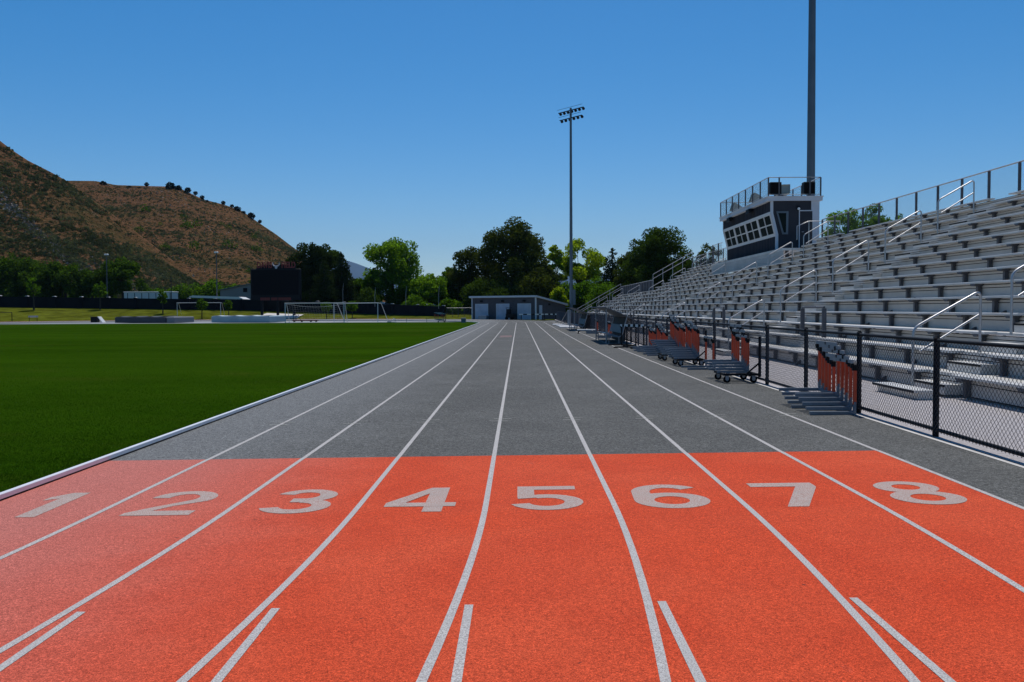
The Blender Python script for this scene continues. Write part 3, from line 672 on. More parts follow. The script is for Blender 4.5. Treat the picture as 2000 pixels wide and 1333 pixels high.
for i,(a,c) in enumerate(SEGW):
    d=Vector((c[0]-a[0],c[1]-a[1],0)).normalized(); nn=Vector((-d.y,d.x,0))*.06
    b=MB(); vs=[]
    for s in (-1,1):
        for p,z in ((a,a[2]-.3),(c,c[2]-.3),(c,c[3]),(a,a[3])): vs.append((p[0]+nn.x*s,p[1]+nn.y*s,z))
    b.add(vs,[(0,1,2,3),(7,6,5,4),(3,2,6,7),(0,4,5,1)]); part(b,'panel',M['fence_panel'],wall,wl)
    b=MB(); b.box(c[0]-.22,c[0]+.22,c[1]-.2,c[1]+.2,c[2]-.3,c[3]+.12); po=part(b,'wall_post',M['fence_panel'],wall,wl)
    b=MB(); b.prism([(-.34,.12),(.34,.12),(.10,.20),(-.10,.20)],lambda p,q,t:(c[0]+p,c[1]+t,c[3]+q),-.25,.25); part(b,'post_cap',M['white'],po,wl)
# blue grey long roof behind the right end of the wall
rl=(-20,168,0); t=thing('storage_building','low long building with blue grey metal roof behind the wall','building',rl)
b=MB(); b.box(-31,-8,166,172,0,1.9); part(b,'wall',M['shedwall'],t,rl); b=MB(); b.add([(-31.5,165.5,2.75),(-9,165.5,1.75),(-9,172.5,2.2),(-31.5,172.5,3.3)],[(0,1,2,3)]); b.add([(-31.5,165.5,1.9),(-9,165.5,1.3),(-9,165.5,1.75),(-31.5,165.5,2.75)],[(0,1,2,3)]); part(b,'roof',M['pole'],t,rl)
# wire gate between wall and shed
gl=(-11.8,141,.3); t=thing('wire_gate','grey wire mesh gate between the black wall and the shed','gate',gl)
b=MB()
for k in range(6): b.box(k*.95-.03,k*.95+.03,-.03,.03,-.4,1.55)
part(b,'gate_frame',M['galv'],t); b=MB(); b.tube([(0,0,1.5),(4.75,0,1.5)],.03,6); part(b,'top_rail',M['tube'],t)
put(chainlink(4.75,1.45,0,.16,.008,'mesh_panel',M['greywire']),'mesh_panel',t,(0,0,0),(0,0,-math.pi/2))
# whip poles
for i,(x,y,z,h,lab) in enumerate(((-30.4,148.8,2.8,3.4,'leftmost thin white whip pole on the black wall'),(-24.6,147.2,2.4,3.0,'second thin white whip pole from the left on the black wall'),(-19.0,145.0,2.3,3.2,'third thin white whip pole from the left on the black wall'),(-13.2,142,2.0,3.4,'rightmost thin white whip pole on the black wall'))):
    b=MB(); b.tube([(0,0,-.3),(0,0,h*.6),(.12,0,h)],[.02,.018,.012],6); o=b.build('whip_pole',M['white']); o.location=(x,y-.1,z); tag(o,lab,'pole','thin poles on the wall')
# ------------------------------------------------------------------ scoreboard
sl=(-41.6,149,.4); t=thing('scoreboard','large black scoreboard on posts with red name sign and horned emblem','scoreboard',sl)
pxm=149/1680.
SX=lambda p:(p-1013.5)/1680*149; SZ=lambda y:1.64+(606-y)*pxm
b=MB(); b.bbox(SX(490.5),SX(588),148.7,149.5,SZ(587),SZ(526),.08); part(b,'display',M['black'],t,sl)
b=MB(); b.box(SX(494),SX(584.5),148.66,148.69,SZ(577),SZ(529)); part(b,'screen',M['rubber'],t,sl)
for p in (511,542,573.6): b=MB(); b.box(SX(p)-.19,SX(p)+.19,148.9,149.3,-.2,SZ(586)); part(b,'post',M['black'],t,sl)
b=MB(); bp=[(SX(502),SZ(526)),(SX(579),SZ(526)),(SX(579),SZ(521)),(SX(556),SZ(518)),(SX(541),SZ(517)),(SX(526),SZ(518)),(SX(502),SZ(521))]; b.prism(bp,lambda p,q,tt:(p,tt,q),148.95,149.1); sg=part(b,'sign',M['black'],t,sl)
for txt,x0,x1 in (('DAVIS',503,532),('FIELD',551,578)):
    me=text_mesh(txt,1.45,.045,.05); me.materials.clear(); me.materials.append(M['red_sign'])
    xs=[v.co.x for v in me.vertices]; w=max(xs)-min(xs); k=(SX(x1)-SX(x0))/w
    put(me,'letters',sg,((SX(x0)+SX(x1))/2-sl[0],148.91-sl[1],SZ(524)-sl[2]),(R(90),0,0),(k,1.0,1))
b=MB(); cx,cz=SX(540.5),SZ(519)
for s in (-1,1): b.tube([(cx+s*.12,148.9,cz-.12),(cx+s*.40,148.9,cz-.10),(cx+s*.60,148.9,cz+.18),(cx+s*.52,148.9,cz+.52)],[.13,.11,.08,.03],6)
b.prism([(cx-.30,cz-.10),(cx+.30,cz-.10),(cx+.2,cz-.42),(cx+.10,cz-.70),(cx-.10,cz-.70),(cx-.2,cz-.42)],lambda p,q,tt:(p,tt,q),148.86,148.94); part(b,'emblem',M['silver'],sg,sl)
b=MB(); b.box(SX(509),SX(573),148.60,148.695,SZ(588.5),SZ(581)); s2=part(b,'sponsor_strip',M['black'],t,sl)
b=MB(); 
for a,c in ((510,527),(531,542),(545,570)):
    p=a
    while p<c: b.box(SX(p),SX(p+1.5),148.55,148.598,SZ(587.4),SZ(582)); p+=2.1
part(b,'letters',M['red_sign'],s2,sl)
b=MB(); b.add([(SX(503),147.0,.48),(SX(588),147.0,.44),(SX(592),152,1.08),(SX(513),152,1.12)],[(0,1,2,3)]); b.add([(SX(503),147.0,-.2),(SX(588),147.0,-.2),(SX(588),147.0,.44),(SX(503),147.0,.48)],[(0,1,2,3)]); struct(b,'concrete_slab',M['concrete'])
# ------------------------------------------------------------------ buildings behind the wall
tl_=(-75,176,1); t=thing('trailer','long white trailer with dark seams parked behind the wall','trailer',tl_)
b=MB(); b.bbox(-80.5,-70.6,175,178,2.9,5.35,.08); part(b,'body',M['trim'],t,tl_); b=MB()
for k in range(7): b.box(-79.8+k*1.45,-79.68+k*1.45,174.97,174.995,3.0,5.2)
part(b,'seam',M['black'],t,tl_); b=MB(); b.bbox(-80.6,-70.5,174.9,178.1,5.35,5.5,.04); part(b,'roof',M['white'],t,tl_)
for x in (-79,-72): b=MB(); b.disc((x,175,2.5),(0,1,0),.5,.3); part(b,'wheel',M['rubber'],t,tl_)
cl=(-58.8,168,1.5); t=thing('canopy','thin white canopy roof on posts just behind the wall','canopy',cl)
b=MB(); b.prism([(-64.2,4.30),(-63.4,4.52),(-54.4,4.20),(-53.4,3.75),(-53.8,3.72),(-63.6,4.10)],lambda p,q,tt:(p,tt,q),167,171); part(b,'roof',M['white'],t,cl)
for x in (-62.5,-55): b=MB(); b.tube([(x,168,0),(x,168,4.0)],.08,6); part(b,'post',M['black'],t,cl)
bl=(-57,192,0); t=thing('building','grey gabled metal building half hidden by the scoreboard','building',bl)
b=MB(); b.prism([(-66,0),(-66,6.0),(-57,7.75),(-48,6.0),(-48,0)],lambda p,q,tt:(p,tt,q),190,205); part(b,'wall',M['greywall'],t,bl)
b=MB(); b.prism([(-66.4,5.98),(-66.4,6.13),(-57,7.95),(-57,7.78)],lambda p,q,tt:(p,tt,q),189.7,205.3); b.prism([(-57,7.78),(-57,7.95),(-47.6,6.13),(-47.6,5.98)],lambda p,q,tt:(p,tt,q),189.7,205.3); part(b,'roof',M['pole'],t,bl)
b=MB(); b.box(-60.9,-60.0,189.93,189.99,5.6,6.5); part(b,'window',M['rubber'],t,bl)
# ------------------------------------------------------------------ goals
def goal(label,x,y,z,rz=0,net=True,sag=True):
    t=thing('soccer_goal',label,'soccer goal',(x,y,z),rz,'white soccer goals beyond the lawn')
    w,h,dp=7.5,2.5,2.1
    for s in (-1,1): b=MB(); b.tube([(s*w/2,0,0),(s*w/2,0,h)],.05,8); part(b,'post',M['white'],t)
    b=MB(); b.tube([(-w/2-.06,0,h),(w/2+.05,0,h)],.05,8); part(b,'crossbar',M['white'],t)
    for s in (-1,1): b=MB(); b.tube([(s*w/2,.02,h),(s*w/2,.7,h-.05),(s*w/2,dp,.05)],.035,6); part(b,'back_stay',M['white'],t)
    b=MB(); b.tube([(-w/2,0,.04),(-w/2,dp,.04),(w/2,dp,.04),(w/2,0,.04)],.035,6); part(b,'ground_bar',M['white'],t)
    if net:
        b=MB(); n=22
        for k in range(n+1):
            X=-w/2+w*k/n; sg=.35*math.sin(math.pi*k/n) if sag else 0
            b.tube([(X,.02,h),(X,.65,h-.1-sg),(X,dp,.06)],.004,3,cap=False)
        for q in range(9):
            f=q/8; pts=[]
            for k in range(13):
                u=k/12; sg=.4*math.sin(math.pi*u)*(1-f) if sag else 0; pts.append((-w/2+w*u,.65+(dp-.65)*f,(h-.1-sg)*(1-f)+.06*f))
            b.tube(pts,.004 if q else .02,3,cap=False)
        part(b,'net',M['net'],t)
goal('white soccer goal with sagging net right of the scoreboard',-26.0,109.4,-.03,R(0))
goal('white soccer goal standing right behind the netted goal',-21.5,113.2,-.03,R(-30),False,False)
goal('white soccer goal on the grass bank between small trees',-55.0,147.6,.42,0,False)
# ------------------------------------------------------------------ landing mats, small things on the far pads
def matt(label,x,y,w,d,h,body,top,rz=0,patch=None):
    t=thing('landing_mat',label,'landing mat',(x,y,-.045),rz)
    b=MB(); b.bbox(-w/2,w/2,-d/2,d/2,0,h,.12); part(b,'cover',body,t)
    b=MB(); n=10; g=[[(-w/2+.1+(w-.2)*i/n,-d/2+.1+(d-.2)*j/4,h+.02+.05*math.sin(i*2.1+j)) for i in range(n+1)] for j in range(5)]; b.sheet(g,0,True); part(b,'top',top,t)
    if patch: b=MB(); b.bbox(w/2,w/2+1.25,-d/2+.2,d/2,0,h-.02,.1); part(b,'cushion',patch,t)
    return t
matt('long dark blue covered landing mat at the lawn edge',-51.9,121,7.6,5.5,.82,M['mat_dark'],M['mat_dark'],R(-8),M['greywall'])
matt('long pale blue covered landing mat in front of the scoreboard',-38.0,121,8.6,5.5,.88,M['mat_blue'],M['mat_top'],R(-8))
t=thing('bin','square black bin by the field with a white board leaning beside it','bin',(-61.6,124.6,-.04)); b=MB(); b.bbox(-.45,.45,-.45,.45,0,.75,.04); part(b,'body',M['black'],t); b=MB(); b.bbox(-.5,.5,-.5,.5,.75,.83,.03); part(b,'lid',M['black'],t)
b=MB(); b.prism([(0,0),(.12,0),(-.55,.85),(-.67,.85)],lambda p,q,tt:(p+1.0,tt,q),-.5,.5); o=b.build('leaning_board',M['white']); o.location=(-60.9,123.6,-.04); tag(o,'white board leaning against the black bin','board')
t=thing('wire_barrier','black framed wire panel standing on the pad at the far left','panel',(-79.5,131.4,0)); b=MB(); b.box(-2,1.9,-.6,.6,0,.12); part(b,'base',M['black'],t)
b=MB()
for x in (-1.9,-.2,1.75): b.tube([(x,0,.1),(x,0,1.5)],.06,6)
b.tube([(-1.9,0,1.45),(1.75,0,1.45)],.035,6); part(b,'frame',M['black'],t)
t=thing('small_barrier','small frame with white top bar on the pad beside the grass bank','frame',(-74.6,131.6,-.02)); b=MB(); b.box(-.75,.75,-.03,.03,.7,.95); part(b,'top_bar',M['trim'],t)
for s in (-1,1): b=MB(); b.tube([(s*.6,0,0),(s*.6,0,.9)],.04,6); b.box(s*.6-.04,s*.6+.04,-.5,.5,0,.06); part(b,'leg',M['black'],t)
t=thing('storage_bin','small grey green storage bin at the corner of the lawn','bin',(-6.7,104.2,-.04)); b=MB(); b.bbox(-.28,.28,-.28,.28,0,.52,.03); part(b,'body',M['pole'],t); b=MB(); b.bbox(-.30,.30,-.30,.30,.52,.58,.02); part(b,'lid',M['base_tube'],t)
t=thing('rope_barrier','low rope barrier on thin posts before the far bend','barrier',(-11.9,111,-.05))
for x in (-2.6,0,2.2): b=MB(); b.tube([(x,0,0),(x,0,.62)],.025,6); part(b,'post',M['galv'],t)
b=MB(); b.tube([(-2.6,0,.56),(0,0,.58),(2.2,0,.56)],.014,4); part(b,'rope',M['galv'],t)
t=thing('folded_frame','folded pale metal frame lying on the pad right of the goals','frame',(-16.4,111.2,-.05))
b=MB(); b.tube([(-.55,0,.04),(.55,0,.04),(.45,0,.42),(.1,.2,.5)],.035,6); b.tube([(-.5,.3,.04),(.4,.3,.04),(.2,.3,.5),(.0,.2,.3)],.035,6); part(b,'tube',M['trim'],t); b=MB(); b.bbox(-.6,-.1,-.2,.4,.0,.14,.03); part(b,'pad',M['base_tube'],t)
# pole-vault style stand with red base left of goal
t=thing('vault_stand','dark upright stand on a red wheeled base behind the netted goal','stand',(-29.2,114.5,-.05)); b=MB(); b.box(-.9,2.4,-.5,.5,.18,.32); part(b,'base',M['red_sign'],t); b=MB()
for x in (-.8,-.5): b.tube([(x,0,.3),(x,0,1.9)],.045,6)
b.tube([(.1,0,.3),(-.3,0,1.2)],.035,6); part(b,'upright',M['black'],t)
for x in (-.6,.4,1.6,2.3): b=MB(); b.disc((x,-.5,.13),(0,1,0),.14,.1,10); part(b,'wheel',M['rubber'],t)
# ------------------------------------------------------------------ hurdles
def hurdle_proto(w,h,col,name):
    t=thing('hurdle','x','hurdle',(0,0,0)); L=.66; r=.024
    b=MB()
    for s in (0,w): b.box(-L,.02,s-.026,s+.026,0,.05)
    b.box(-.03,.022,.026,w-.026,.001,.049); part(b,'base',M['base_tube'] if col=='o' else M['black'],t)
    for s in (0,w):
        b=MB(); b.box(-.018,.018,s-.028,s+.028,.05,.20); part(b,'socket',M['base_tube'] if col=='o' else M['black'],t)
        b=MB(); b.bbox(-.022,.022,s-.026,s+.026,.16,h-.12,.005); part(b,'upright',M['orange'] if col=='o' else M['black'],t)
        b=MB(); b.bbox(-.040,.026,s-.036,s+.036,h-.17,h-.07,.012); b.bbox(-.065,-.02,s-.03,s+.03,h-.13,h-.055,.01); part(b,'adjuster',M['black'],t)
    b=MB(); b2=MB(); n=7; n=9 if col=='o' else 7; hh=.055 if col=='o' else .10
    b.box(-.055,-.03,-.03,w+.03,h-hh,h)
    for k in range(n):
        if k in (() if col=='o' else (1,3,5)): b2.box(-.0585,-.027,-.03+(w+.06)*k/n,-.03+(w+.06)*(k+1)/n,h-hh-.002,h+.002)
    part(b,'board',M['hub'] if col=='o' else M['white'],t); 
    if b2.v: part(b2,'board_stripe',M['black'],t)
    if col=='o':
        me=text_mesh('CS',.055,.002,.001); me.materials.clear(); me.materials.append(M['black'])
        put(me,'board_letters',t,(-.0575,w/2,h-.047),(R(90),0,R(-90)))
    return t
HO=hurdle_proto(.86,.86,'o','hurdle'); HB=hurdle_proto(1.05,.95,'b','hurdle')
used=set()
def hurdle(pr,label,x,y,z,rz=0,group=None):
    if pr not in used: used.add(pr); o=pr
    else: o=copy_tree(pr)
    o.location=(x,y,z); o.rotation_euler=(0,0,rz); o.scale=(1,1,random.uniform(.93,1.02)); o['label']=label
    if group: o['group']=group
    return o
ORD=['lowest','second from bottom','third from bottom','fourth from bottom','fifth from bottom','sixth from bottom','seventh from bottom']
def stack(n,x,y,z,desc,dy=.165,dz=.052,slope=0,rz=0):
    for k in range(n):
        w='topmost' if k==n-1 else ORD[k]
        hurdle(HO,f'orange hurdle, {w} in the stack {desc}',x+slope*k,y+dy*k,z+dz*k,rz+random.uniform(-.012,.012),'stacked orange hurdles along the fence')
G5=K*5
stack(5,4.96,12.72,G5,'on the ground nearest the camera')
stack(4,4.91,18.45,.235,'on the nearest cart',.16)
hurdle(HO,'single orange hurdle standing alone between two carts',4.99,22.1,G5,0,'stacked orange hurdles along the fence')
stack(5,4.90,23.5,.235,'on the middle cart',.2)
stack(7,4.90,25.5,.25,'on the far crowded cart',.24)
stack(5,4.92,28.6,G5,'on the ground behind the carts',.28)
stack(3,4.92,31.0,G5,'left of the black hurdles',.3)
stack(3,4.92,53.6,G5,'seen between the two shelters',.3)
stack(2,4.92,46.0,G5,'behind the near shelter',.3)
hurdle(HB,'black hurdle with striped board, nearer of two by the near shelter',4.92,33.9,G5,R(32),'black hurdles by the shelter'); hurdle(HB,'black hurdle with striped board, farther of two by the near shelter',4.92,36.2,G5,R(28),'black hurdles by the shelter')
def cart(label,x,y,rz=0,z=None):
    t=thing('hurdle_cart',label,'cart',(x,y,gz(x) if z is None else z),rz,'wheeled hurdle carts')
    b=MB(); 
    for s in (0,.85): b.box(-.62,.1,s-.025,s+.025,.155,.205)
    b.box(-.62,-.57,.025,.825,.156,.204); b.box(.05,.10,.025,.825,.156,.204); part(b,'frame',M['black'],t)
    b=MB(); b.box(.10,.15,-.10,-.05,.13,.98); b.box(.05,.10,-.10,-.02,.156,.204); b.tube([(-.16,-.075,.19),(.11,-.075,.42)],.022,4,sm=False); part(b,'back_post',M['black'],t)
    for wx in (-.54,.02):
        for wy in (.02,.83):
            b=MB(); b.disc((wx,wy,.074),(0,1,0),.074,.045,18); w=part(b,'wheel',M['rubber'],t)
            b=MB(); b.disc((wx,wy,.074),(0,1,0),.03,.052,10); b.box(wx-.035,wx+.035,wy-.034,wy-.027,.07,.16); b.box(wx-.035,wx+.035,wy+.027,wy+.034,.07,.16); part(b,'hub',M['hub'],w)
    return t
cart('black wheeled hurdle cart nearest the camera beside the fence',4.93,18.15); cart('black wheeled hurdle cart in the middle of the row',4.93,23.35); cart('black wheeled hurdle cart farthest in the row, half hidden',4.93,25.9)
cart('small hurdle cart with striped boards seen end on at the far lawn corner',-9.3,108.4,R(90),-.05)
for k in range(4): hurdle(HO,f'orange hurdle, {"topmost" if k==3 else ORD[k]} on the cart at the far lawn corner',-9.25-.18*k,108.45,.19+.05*k,R(90),'hurdles on the far cart')
# ------------------------------------------------------------------ team shelters
def shelter(label,y0,y1):
    sl=(4.4,(y0+y1)/2,.04); t=thing('team_shelter',label,'team shelter',sl,0,'curved roof team shelters')
    prof=[(3.62,1.67),(3.82,1.66),(4.05,1.60),(4.5,1.42),(4.85,1.25),(5.2,1.08)]
    b=MB(); n=len(prof)
    up=[(p,q+.03) for p,q in prof]; full=prof+up[::-1]
    b.prism(full,lambda p,q,tt:(p,tt,q),y0-.15,y1+.15); part(b,'roof',M['shelter_roof'],t,sl)
    for y in (y0,y1):
        b=MB(); b.tube([(3.93,y,.04),(3.93,y,1.60)],.032,8); part(b,'post',M['shelter_frame'],t,sl)
        b=MB(); b.tube([(4.86,y,1.23),(4.74,y,.80),(4.66,y,.48),(4.58,y,.37),(4.45,y,.34),(4.0,y,.42)],.028,8); part(b,'side_frame',M['shelter_frame'],t,sl)
        b=MB(); b.tube([(4.5,y,.04),(4.5,y,.34)],.025,6); b.tube([(4.05,y,.04),(4.05,y,.41)],.022,6); part(b,'leg',M['shelter_frame'],t,sl)
    b=MB(); b.prism([(4.02,.44),(4.45,.37),(4.45,.40),(4.02,.47)],lambda p,q,tt:(p,tt,q),y0+.05,y1-.05); part(b,'seat',M['base_tube'],t,sl)
    b=MB()
    nst=int((y1-y0)/.55)
    for k in range(nst): a=y0+.1+(y1-y0-.2)*k/nst; b.prism([(4.60,.50),(4.64,.49),(4.73,.86),(4.69,.87)],lambda p,q,tt:(p,tt,q),a,a+.44)
    part(b,'backrest',M['base_tube'],t,sl)
    b=MB(); b.prism([(4.70,.10),(4.715,.10),(4.88,1.22),(4.865,1.22)],lambda p,q,tt:(p,tt,q),y0+.03,y1-.03); part(b,'back_panel',M['black'],t,sl)
    return t
shelter('near curved roof team shelter with bench beside the track',38.7,43.8); shelter('far curved roof team shelter with bench near the end of the fence',61.0,66.5)
def board(label,x,y,w,l,z,th_,rz=0):
    o=MB(); o.bbox(-w/2,w/2,-l/2,l/2,0,th_,.01); o=o.build('white_mat',M['white']); o.location=(x,y,z); o.rotation_euler=(0,0,rz); tag(o,label,'mat','white mats beside the track')
board('white flat mat by the fence, nearest of three',4.05,72.5,1.25,2.4,.045,.06); board('white flat mat by the fence, middle of three',4.1,77.5,1.25,2.8,.045,.06,R(3)); board('white flat mat by the fence, farthest of three',3.95,84,1.25,3,.045,.06,R(-4))
t=thing('low_bench','low white topped bench with dark rounded ends between the shelters','bench',(4.45,54.5,.04)); b=MB(); b.bbox(-.75,.6,-.22,.22,.20,.27,.02); part(b,'seat',M['white'],t)
for x in (-.6,.45): b=MB(); b.tube([(x-.1,0,0),(x-.06,0,.16),(x+.1,0,.2)],.04,6); part(b,'leg',M['black'],t)
t=thing('equipment_rack','slanted wire rack with white upright bars past the far shelter','rack',(4.5,80,.04)); b=MB()
for k in range(5): b.tube([(.1,-3+.9*k,0),(.1,-3+.9*k,1.45)],.05,6)
b.tube([(.1,-3,1.4),(.1,.8,1.4)],.04,6); part(b,'upright',M['shelter_frame'],t)
b=MB(); b.tube([(-.4,6,0),(.1,.8,1.4)],.03,6)
for k in range(10): b.tube([(-.4+.5*k/10,6-5.2*k/10,0),(-.4+.5*k/10,6-5.2*k/10,1.4*k/10+.02)],.012,4)
for k in range(8): b.tube([(-.4+.05*k,6-.65*k,.02),(.1,.8,.17*k+.05)],.012,4)
part(b,'net',M['greywire'],t)
# ------------------------------------------------------------------ hills
def interp(px,tab): return np.interp(px,[p[0] for p in tab],[p[1] for p in tab])
HA=[(-2400,600),(-1700,470),(-1200,300),(-800,190),(-450,140),(-150,190),(0,275),(30,298),(60,318),(100,338),(140,360),(200,405),(260,450),(330,505),(400,560),(470,606),(600,615)]
HB_=[(-200,356),(100,357),(140,356.5),(190,357),(230,365),(330,368),(352,370),(400,393),(440,403),(475,415),(510,440),(540,460),(570,483),(600,505),(650,535),(720,570),(800,600),(900,612)]
def hn(x,y):   # smooth pseudo noise
    return (np.sin(x*.11+1.3*np.sin(y*.07))+np.sin(y*.13+1.7*np.sin(x*.05+1))+.6*np.sin(x*.31+y*.23)+.4*np.sin(x*.53-y*.47))*.5
def hillgrid(tab,y0,y1,px0,px1,npx,ny,back):
    px=np.linspace(px0,px1,npx); yr=interp(px,tab); zr=1.64+(605.5-(px-1013.5)*.0052-yr)*y1/1680
    s=np.concatenate([np.linspace(0,1,ny),[1.06,1.25]]); PXg,Sg=np.meshgrid(px,s,indexing='ij')
    ZR=np.repeat(zr[:,None],len(s),1); Y=y0+(y1-y0)*np.minimum(Sg,1)+np.maximum(Sg-1,0)*back
    X=(PXg-1013.5)/1680*Y
    shape=np.clip(Sg,0,1)
    Z=-.5+(ZR+.5)*(.80*shape+.20*shape**2)
    Z=Z+hn(X,Y)*np.clip(1-Sg,0,1)*np.clip(Sg*4,0,1)*1.6*(np.clip(ZR/30,0,1))
    Z=np.where(Sg>1,Z-(Sg-1)*12,Z)
    return X,Y,Z
def hill(name,*a):
    X,Y,Z=hillgrid(*a); b=MB(); g=[[(X[i,j],Y[i,j],Z[i,j]) for j in range(X.shape[1])] for i in range(X.shape[0])]; b.sheet(g,0,True); struct(b,name,M['hill']); return X,Y,Z
GA=hill('hill',HA,205,330,-2400,480,260,30,200); UA=lambda u:(1500+1380*u)/2880; GB=hill('hill',HB_,260,520,-150,900,130,34,300)
def on_hill(G,u,v):
    X,Y,Z=G; nx,ny=X.shape[0]-1,X.shape[1]-3
    fu,fv=u*nx,v*ny; i=np.clip(fu.astype(int),0,nx-1); j=np.clip(fv.astype(int),0,ny-1); a,c=fu-i,fv-j
    f=lambda A:A[i,j]*(1-a)*(1-c)+A[i+1,j]*a*(1-c)+A[i,j+1]*(1-a)*c+A[i+1,j+1]*a*c
    return np.stack([f(X),f(Y),f(Z)],1)
def clumps(Pc,rad,nleaf,leaf,flat=.75):
    n=len(Pc); d=RNG.normal(size=(n,nleaf,3)); d/=np.linalg.norm(d,axis=2,keepdims=True); d[:,:,2]=np.abs(d[:,:,2])
    c=Pc[:,None,:]+d*rad[:,None,None]*np.array([1,1,flat])*(.45+.55*RNG.random((n,nleaf,1)))
    return leaves(c.reshape(-1,3),leaf*np.repeat(rad,nleaf)*(.6+.8*RNG.random(n*nleaf)))
def leaves(c,size):
    n=len(c); a=RNG.normal(size=(n,3)); a/=np.linalg.norm(a,axis=1,keepdims=True); b=np.cross(a,RNG.normal(size=(n,3))); b/=np.linalg.norm(b,axis=1,keepdims=True)
    a*=size[:,None]; b*=size[:,None]*.7
    return np.stack([c-a,c+b*.8-a*.1,c+a,c-b*.8+a*.1],1)
def scatter(G,n,u0,u1,thr,r0,r1):
    u=u0+(u1-u0)*RNG.random(n); v=RNG.random(n)*.985; p=on_hill(G,u,v)
    q=p[:,0]*.8+p[:,1]*.6; w=-p[:,0]*.6+p[:,1]*.8
    f=np.sin(q*.035+1.2*np.sin(w*.06))+.8*np.sin(w*.11+.9*np.sin(q*.05))+.5*np.sin(q*.19+w*.15)+RNG.normal(0,.95,n)
    p=p[f>thr]; return p,r0+(r1-r0)*RNG.random(len(p))**2.
PA,ra=scatter(GA,30000,UA(.3),UA(.98),.55,.35,1.5); PBh,rb=scatter(GB,42000,.1,.82,.75,.35,1.6)
Q=np.concatenate([clumps(PA,ra,20,.30),clumps(PBh,rb,14,.34)])
pu=on_hill(GA,UA(.5)+(UA(.98)-UA(.5))*RNG.random(9000),RNG.random(9000)*.98)[:5500]; pv_=on_hill(GB,.1+.72*RNG.random(12000),RNG.random(12000)*.98)
Q=np.concatenate([Q,clumps(pu,.2+.55*RNG.random(5500)**2,9,.42),clumps(pv_,.25+.7*RNG.random(12000)**2,9,.42)])
tag(quads('sagebrush',Q,L_['sage_leaves']),'grey green sagebrush scattered over the dry hillside','sagebrush',kind='stuff')
def rocks(G,lines,n):
    out=[]
    for (u0,v0,u1,v1,sp) in lines:
        t=RNG.random(n); u=u0+(u1-u0)*t+RNG.normal(0,sp,n); v=v0+(v1-v0)*t+RNG.normal(0,sp*3,n); out.append(on_hill(G,np.clip(u,0,.99),np.clip(v,0,.98)))
    p=np.concatenate(out); return leaves(p+np.array([0,0,.15]),.2+.5*RNG.random(len(p))**2)
Q=rocks(GA,[(UA(a),v,UA(c),d,e*.48) for a,v,c,d,e in ((.66,.62,.80,.22,.012),(.70,.5,.86,.10,.012),(.80,.45,.93,.05,.012),(.62,.8,.70,.5,.01))],1100)
Q=np.concatenate([Q,rocks(GB,[(.36,.93,.50,.9,.03),(.45,.75,.62,.6,.05),(.30,.5,.5,.2,.04)],500)])
tag(quads('scree',Q,M['rock']),'pale loose rocks in diagonal streaks on the near hill','rocks',kind='stuff')
pg=on_hill(GB,.28+.45*RNG.random(34),.1+.65*RNG.random(34)); rg_=1.4+2.4*RNG.random(34)
tag(quads('hillside_bushes',clumps(pg,rg_,130,.13,1.2),L_['shrub_leaves']),'green leafy bushes dotted over the farther hillside','bushes',kind='stuff')
# junipers on the crest
jn=[(205,364,14),(256,372,12),(275,374,12),(290,364,9),(320,381,15),(336,368,18),(352,372,14),(370,376,13),(385,381,9),(398,389,9),(407,397,7),(439,400,9),(456,406,8),(466,412,14),(478,419,9),(493,426,16),(510,436,8),(569,490,9)]
words=['first','second','third','fourth','fifth','sixth','seventh','eighth','ninth','tenth','eleventh','twelfth','thirteenth','fourteenth','fifteenth','sixteenth','seventeenth','last']
for k,(px,py,wpx) in enumerate(jn):
    yy_=515.; w=wpx*yy_/1680*.47; X=(px-1013.5)/1680*yy_; z=1.64+(605.5-(px-1013.5)*.0052-py)*yy_/1680
    t=thing('juniper_bush',f'dark round juniper, {words[k]} from the left along the hill crest','juniper',(X,yy_,z-w*.8),0,'junipers along the hill crest')
    n=260; d=RNG.normal(size=(n,3)); d/=np.linalg.norm(d,axis=1,keepdims=True); rad=w*(.55+.5*RNG.random(n)); c=d*rad[:,None]*np.array([1,1,.9])+np.array([0,0,w*.85])
    quads('crown',leaves(c,np.full(n,w*.26)),L_['juniper_leaves'],t)
    b=MB(); b.tube([(0,0,-w*.4),(0,0,w*.8)],w*.12,5); part(b,'trunk',M['bark'],t)
# far blue mountain
b=MB(); mt=[(560,560),(620,520),(655,506),(682,510),(700,516),(716,522),(745,532),(800,548),(900,548),(1000,545),(1100,535),(1130,529),(1160,531),(1250,550),(1400,560)]
g=[]
for px,py in mt:
    px_=lambda Yv:(px-1013.5)/1680*Yv
    zr=1.64+(603-(px-1013.5)*.005-py)*15000/1680
    g.append([(px_(12500),12500,-30),(px_(14000),14000,zr*.55),(px_(15000),15000,zr),(px_(17000),17000,-30)])
b.sheet(g,0,True); struct(b,'mountain',M['mountain'])
